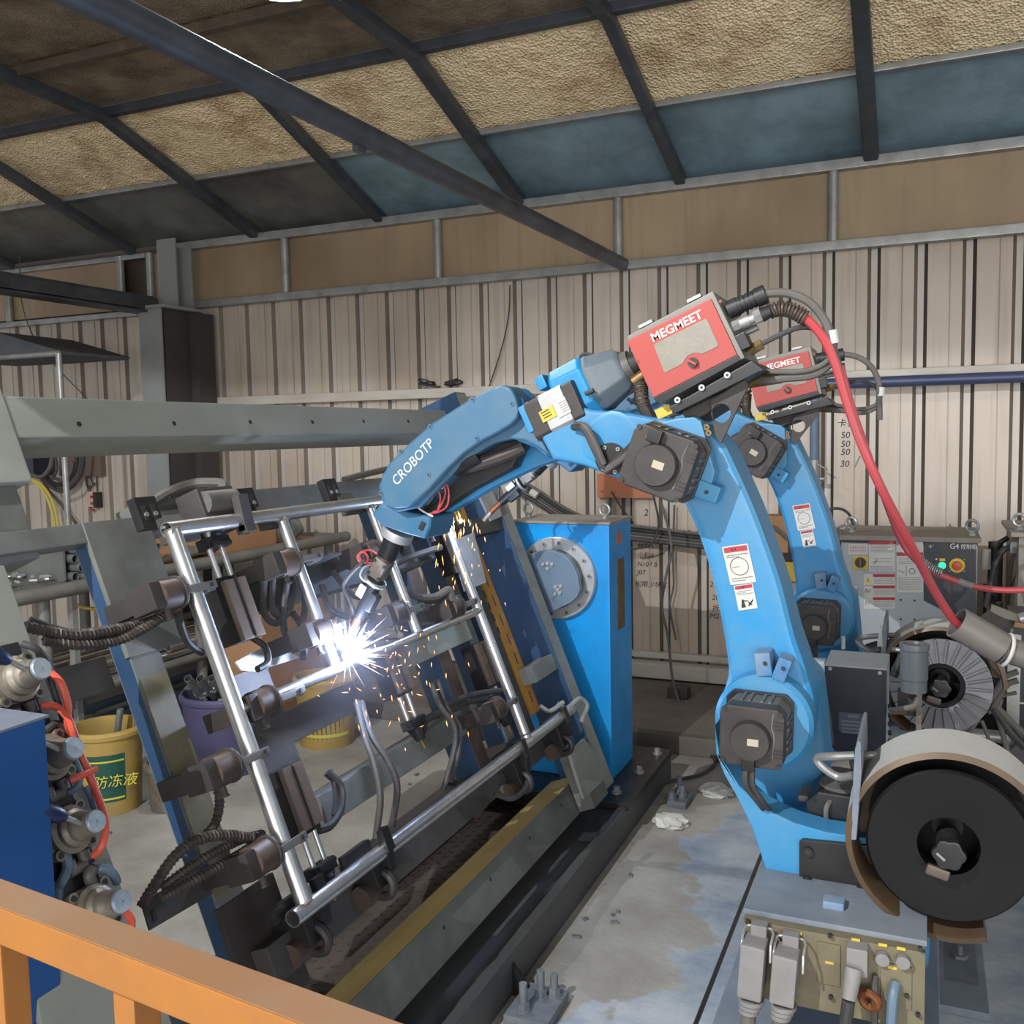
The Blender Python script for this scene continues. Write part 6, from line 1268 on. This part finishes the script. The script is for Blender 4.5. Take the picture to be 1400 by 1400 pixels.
wtube(((894, 680), (900, 710), (898, 730), (888, 745), (870, 750), (862, 750)), .006, CABLE, 'cable_loop', 'black cable looping from the terracotta panel towards the tower', 'cable', .2)
wtube(((834, 680), (834, 700), (831, 712)), .008, CABLE, 'panel_lead', 'short dark lead dropping from the terracotta panel', 'cable', .06); wtube(((836, 672), (850, 695), (866, 715)), .005, CABLE, 'panel_lead', 'thin slanting lead from the terracotta panel to the cable bundle', 'cable', .06)
wtube(((697, 390), (696, 425), (690, 460), (680, 495), (668, 530)), .004, CABLE, 'thin_wire', 'thin dark wire trailing down the upper wall sheets', 'wire', .03)
wtube(((27, 350), (28, 400), (36, 437), (52, 470), (80, 505), (122, 548)), .004, CABLEG, 'thin_wire', 'thin wire sagging across the wall left of the steel column', 'wire', .1)
wtube(((1112, 716), (1125, 700), (1145, 695), (1160, 702), (1167, 718)), .007, CABLE, 'wall_cable', 'black cable arching over to the control cabinet top', 'cable', .3)
for i, pts in enumerate((((1040, 715), (1060, 722), (1078, 738)), ((1110, 724), (1135, 722), (1152, 728)), ((1128, 745), (1140, 735), (1152, 728)), ((1132, 765), (1142, 785), (1150, 800)), ((1136, 755), (1146, 770), (1152, 785)))):
    wtube(pts, .010, CABLEG, 'wall_cable', ('grey cable dipping between the two robot arms', 'grey cable running flat to the cabinet corner', 'grey cable rising to the cabinet lid', 'grey cable hanging lowest beside the control cabinet', 'short grey cable beside the control cabinet edge')[i], 'cable', .35+.05*i)
fc = tag(MB().tube([at_z(x, y, .012) for x, y in ((985, 1040), (965, 1025), (930, 1014), (895, 1018), (880, 1030), (905, 1016), (950, 1020), (978, 1040), (960, 1058), (925, 1066), (900, 1072))], .008, 8).build('floor_cable', CABLE), 'black cable coiled loosely on the floor between tower and robots', 'cable')
yp = at_y(1068, 778, 4.9); ysh = MB().bbox((yp.x-.14, 4.8, .09), (yp.x+.12, 5.1, yp.z-.055)).build('grey_crate', CABGREY, bev=.004); tag(ysh, 'pale grey crate seen between the two robot arms', 'crate')
yt = thing('yellow_charger', 'yellow boxed tool with black lettering on the crate between the robot arms', 'tool', (yp.x, 4.92, yp.z-.055)); MB().bbox((yp.x-.12, 4.84, yp.z-.055), (yp.x-.01, 5.0, yp.z+.055)).build('tool_body', YELLOWP, yt, bev=.012); MB().bbox((yp.x, 4.84, yp.z-.055), (yp.x+.10, 5.0, yp.z+.045)).build('tool_body', YELLOWP, yt, bev=.012); MB().bbox((yp.x-.10, 4.86, yp.z+.045), (yp.x+.06, 4.98, yp.z+.075)).build('tool_handle', BLACK, yt, bev=.005)
bk_ = MB().bbox((yp.x-.12, 5.0, yp.z-.055), (yp.x+.02, 5.12, yp.z+.26)).build('brown_carton', CARD, bev=.004); tag(bk_, 'small brown carton behind the yellow boxed tool', 'carton')
# handwriting on the sheets
def note(s, px, py, h, parent=wall, sh_=.15): text('handwriting', s, h, wl(px, py, .002), (1, 0, .0), (0, 0, 1), GREYINK if h > .05 else INK, parent, shear=sh_)
for s, px, py in (('卡名', 1144, 583), ('50', 1149, 599), ('50', 1149, 611), ('50', 1149, 622), ('30', 1148, 638)): note(s, px, py, .034)
note('/', 1168, 638, .06)
for s, px, py in (('林料1', 871, 750), ('小料0', 871, 762), ('N107 8', 871, 774), ('J07', 871, 785), ('松限少块二', 868, 801)): note(s, px, py, .028)
for s, px, py in (('1', 972, 790), ('2 块', 970, 802), ('2022', 973, 820), ('拆1', 973, 835), ('M2-2', 970, 845)): note(s, px, py, .03)
note('2', 880, 705, .04)
b = MB(); g0 = wl(1299, 716, .003); b.bar(g0, g0+Vector((0, 0, -.028)), .004, .001); b.bar(g0+Vector((-.018, 0, -.014)), g0+Vector((.018, 0, -.014)), .004, .001); b.bar(g0+Vector((-.028, 0, -.03)), g0+Vector((.028, 0, -.03)), .004, .001); b.build('earth_mark', INK, wall)
# left wall corner: awning frame, cable coils, boards
aw = thing('tarp_awning', 'dark tarp stretched over a small tube frame on the far left', 'awning', (-5.2, 4.2, 0))
T = [at_y(x, y, 4.2) for x, y in ((-80, 446), (0, 455), (82, 480), (80, 484), (0, 490), (-80, 494))]; MB().prism([(p.x, p.z) for p in T], 4.2, 4.75).build('tarp', TARP, aw, bev=.004)
e0, e1, e2 = at_y(-80, 494, 4.19), at_y(80, 483, 4.19), at_y(92, 600, 4.19); MB().cyl(e0, e1, .018, n=12).build('front_tube', GALV, aw); MB().cyl(e1, Vector((e1.x, e1.y, 0)), .018, n=12).build('leg_tube', GALV, aw)
db = [wl(x, y, .04) for x, y in ((80, 600), (140, 651))]; tag(MB().bbox((db[0].x, YW-.05, db[1].z), (db[1].x, YW-.003, db[0].z+.1)).build('notice_board', M('dull_brown_board', rgb(112, 96, 88), .7)), 'dull brown board on the wall behind the hung cables', 'board')
dk2 = [wl(x, y, .06) for x, y in ((36, 610), (68, 652))]; tag(MB().bbox((dk2[0].x, YW-.2, dk2[1].z), (dk2[1].x, YW-.003, dk2[0].z+.15)).build('wall_box', DARKBOX, bev=.005), 'dark box on the wall at the left under the top rail', 'box')
pk = [wl(x, y, .03) for x, y in ((119, 672), (129, 693))]; sk = thing('socket_plate', 'pinkish socket plate with red marks on the left wall', 'socket', (pk[0].x, YW-.02, pk[1].z)); MB().bbox((pk[0].x, YW-.03, pk[1].z), (pk[1].x, YW-.003, pk[0].z)).build('plate', M('pinkish_plate', rgb(206, 176, 160), .6), sk)
for k in range(3): MB().bbox((pk[0].x+.03, YW-.033, pk[0].z-.05-.05*k), (pk[0].x+.07, YW-.03, pk[0].z-.03-.05*k)).build('red_mark', REDPRINT, sk)
sw_ = [wl(x, y, .03) for x, y in ((131, 673), (137, 694))]; tag(MB().bbox((sw_[0].x, YW-.06, sw_[1].z), (sw_[1].x, YW-.003, sw_[0].z)).build('switch_box', BLACK), 'narrow black switch beside the pinkish socket plate', 'switch')
hc_ = thing('hung_cable_coil', 'coil of grey and black cables hung on the left wall', 'cables', wl(95, 640, .15))
for i, (pts, r, m) in enumerate(((((58, 655), (75, 667), (95, 662), (106, 640), (108, 615)), .020, CABLEG), (((62, 652), (78, 662), (93, 657), (103, 640), (105, 615)), .014, CABLE), (((68, 650), (82, 656), (94, 650), (100, 632)), .014, CABLEG), (((60, 655), (80, 671), (100, 664), (112, 642), (115, 615)), .014, CABLE), (((40, 648), (56, 652), (68, 640), (72, 622)), .016, CABLEG), (((74, 615), (78, 640), (72, 655)), .010, CABLE))):
    MB().tube([wl(x, y, .15+.03*i) for x, y in pts], r, 8).build('cable', m, hc_)
for lb, pts in (('thin lead dropping straight to the socket plate', ((125, 615), (124, 650), (128, 664))), ('thin lead dropping to the narrow black switch', ((131, 615), (132, 655), (133, 672))), ('thin lead hooking up below the dull brown board', ((117, 615), (117, 655), (122, 668), (130, 660)))): wtube(pts, .005, CABLE, 'socket_lead', lb, 'cable', .03, 'leads above the socket plate')
yc = thing('yellow_cable', 'yellow cable curving down the left wall behind the fixture', 'cable', wl(60, 680, .25))
for i, dx in enumerate((0, 5)): MB().tube([wl(x+dx, y, .25) for x, y in ((38, 655), (50, 661), (62, 676), (70, 695), (74, 715), (76, 740))], .011, 8).build('cable', YELLOWC, yc)
wtube(((58, 662), (75, 680), (92, 700), (104, 716)), .012, CABLEG, 'slanting_cable', 'grey cable slanting down the left wall beside the yellow one', 'cable', .2)
wtube(((94, 800), (100, 822), (112, 830), (134, 833)), .009, YELLOWC, 'yellow_air_hose', 'yellow hose looping under the rack shelf', 'hose', 1.9)
wp_ = thing('wall_pipes', 'two bright steel pipes standing against the wall beside the steel column', 'pipes', (wl(268, 650, .1).x, 5.2, 0))
for px in (264, 273): q = wl(px, 650, .1); MB().cyl((q.x, q.y, .05), (q.x, q.y, 2.0 if px > 270 else 1.6), .018, n=14).build('pipe', STEEL, wp_)
for (px, py, r, lab) in ((588, 531, .05, 'small tangle of black wire on the wall rail, left of the robot'), (620, 530, .04, 'second smaller wire tangle on the wall rail')):
    q = wl(px, py, .04); q.z = 1.80; b = MB(); random.seed(px)
    for i in range(4): b.torus(q+Vector((random.uniform(-.03, .03), -.0, .014+.008*i)), (random.uniform(-.3, .3), random.uniform(-.3, .3), 1), r, .005, 18, 6)
    tag(b.build('wire_tangle', CABLE), lab, 'wire')
tag(MB().box(at_z(922, 952, .12)+Vector((0, .1, 0)), (.11, .09, .06)).build('loose_block', MOTOR, bev=.008), 'small dark block on the plinth at the foot of the wall', 'block')
# ================================================================== ARC AND SPARKS
WA = WT+FN*.012
ar = thing('welding_arc', 'blinding blue white welding arc at the middle joint of the tube frame', 'arc', WA)
MB().lathe([(.001, -.012), (.008, -.008), (.0115, 0), (.008, .008), (.001, .012)], WA, (0, 0, 1), 20).build('arc_core', ARC, ar)
point_lamp('arc_light', WA+Vector((.03, -.03, .03)), 7, .012, (.55, .68, 1))
random.seed(31)
def needle(b, p, d, L, r):
    d = d.normalized(); R = frame_to(d); a = [b.bm.verts.new(p+d*(L*.4)+R@Vector((r*math.cos(k*2.094), r*math.sin(k*2.094), 0))) for k in range(3)]
    s, e = b.bm.verts.new(p), b.bm.verts.new(p+d*L)
    for k in range(3): b.face((s, a[k], a[(k+1) % 3])); b.face((e, a[(k+1) % 3], a[k]))
b = MB()
for i in range(80):
    a = random.uniform(-.5, 2.6) if random.random() < .8 else random.uniform(0, 6.28)
    d = CR*math.cos(a)*random.uniform(.4, 1)+CU*(math.sin(a)*.8+.05)-CF*random.uniform(-.3, .5); L = random.uniform(.02, .12)*(1.2 if random.random() < .3 else .8)
    needle(b, WA+d.normalized()*.012, d, L, random.uniform(.0004, .0008))
tag(stuff(b.build('spark_burst', SPARKW, smooth=0)), 'burst of orange sparks flying from the welding arc', 'sparks')
b = MB()
drops = [(498, 1003), (500, 970), (505, 985), (530, 912), (535, 950), (545, 915), (550, 855), (552, 958), (560, 960), (554, 1022), (560, 890), (572, 884), (594, 889), (618, 977), (596, 868), (590, 905), (573, 918), (600, 800), (490, 990), (520, 948), (512, 880), (504, 862), (528, 886), (541, 890), (583, 930), (478, 940), (486, 955), (610, 985), (554, 900), (640, 905), (658, 820), (690, 823), (684, 778), (668, 778), (655, 772), (648, 750), (640, 735), (661, 755), (585, 870), (575, 865), (515, 970), (545, 980), (640, 1000), (480, 860), (610, 920)]
for x, y in drops: needle(b, FP(x, y, random.uniform(.02, .12)), Vector((random.uniform(-.3, .3), random.uniform(-.2, .2), -1)), random.uniform(.008, .018), .0015)
for i in range(40):
    x, y = random.gauss(535, 35), random.gauss(915, 40); needle(b, FP(x, y, random.uniform(.02, .15)), Vector((random.uniform(-1, 1), random.uniform(-.5, .5), random.uniform(-.6, .4))), random.uniform(.006, .02), .001)
for i in range(60):
    x, y = random.gauss(628, 16), random.gauss(725, 42); needle(b, FP(x, y, random.uniform(.0, .06)), Vector((random.uniform(-.3, .3), random.uniform(-.2, .2), -1)), random.uniform(.01, .035), .0018)
tag(stuff(b.build('falling_sparks', SPARK, smooth=0)), 'glowing spatter drops falling around the fixture', 'sparks')
F2 = FP(640, 705, .10); point_lamp('far_arc_light', F2, 3.5, .02, (.42, .62, 1))
a2 = MB(); a2.lathe([(.001, -.008), (.007, 0), (.001, .008)], FP(630, 712, .03), (0, 0, 1), 12); tag(a2.build('far_arc_glow', M('far_arc_core', (1, 1, 1), .5, emit=(.7, .85, 1), espow=40)), 'small bright arc under the far robot torch', 'arc')
# welding smoke around the arc
sm = bpy.data.materials.new('welding_smoke'); sm.use_nodes = True; nt = sm.node_tree; nt.nodes.clear()
out = nt.nodes.new('ShaderNodeOutputMaterial'); pv_ = nt.nodes.new('ShaderNodeVolumePrincipled'); nt.links.new(pv_.outputs[0], out.inputs['Volume']); pv_.inputs['Color'].default_value = (.75, .78, .95, 1); pv_.inputs['Anisotropy'].default_value = .1
tc = nt.nodes.new('ShaderNodeTexCoord'); ln = nt.nodes.new('ShaderNodeVectorMath'); ln.operation = 'LENGTH'; nt.links.new(tc.outputs['Object'], ln.inputs[0])
mr = nt.nodes.new('ShaderNodeMapRange'); mr.inputs['From Min'].default_value = .26; mr.inputs['From Max'].default_value = .0; mr.inputs['To Min'].default_value = 0; mr.inputs['To Max'].default_value = .35; nt.links.new(ln.outputs['Value'], mr.inputs['Value']); nt.links.new(mr.outputs[0], pv_.inputs['Density'])
bm = bmesh.new(); bmesh.ops.create_icosphere(bm, subdivisions=2, radius=.27); me = bpy.data.meshes.new('welding_smoke'); bm.to_mesh(me); bm.free(); me.materials.append(sm)
so = bpy.data.objects.new('welding_smoke', me); COL.objects.link(so); so.location = WA; tag(stuff(so), 'faint blue lilac welding smoke around the arc', 'smoke')
bpy.context.view_layer.update()
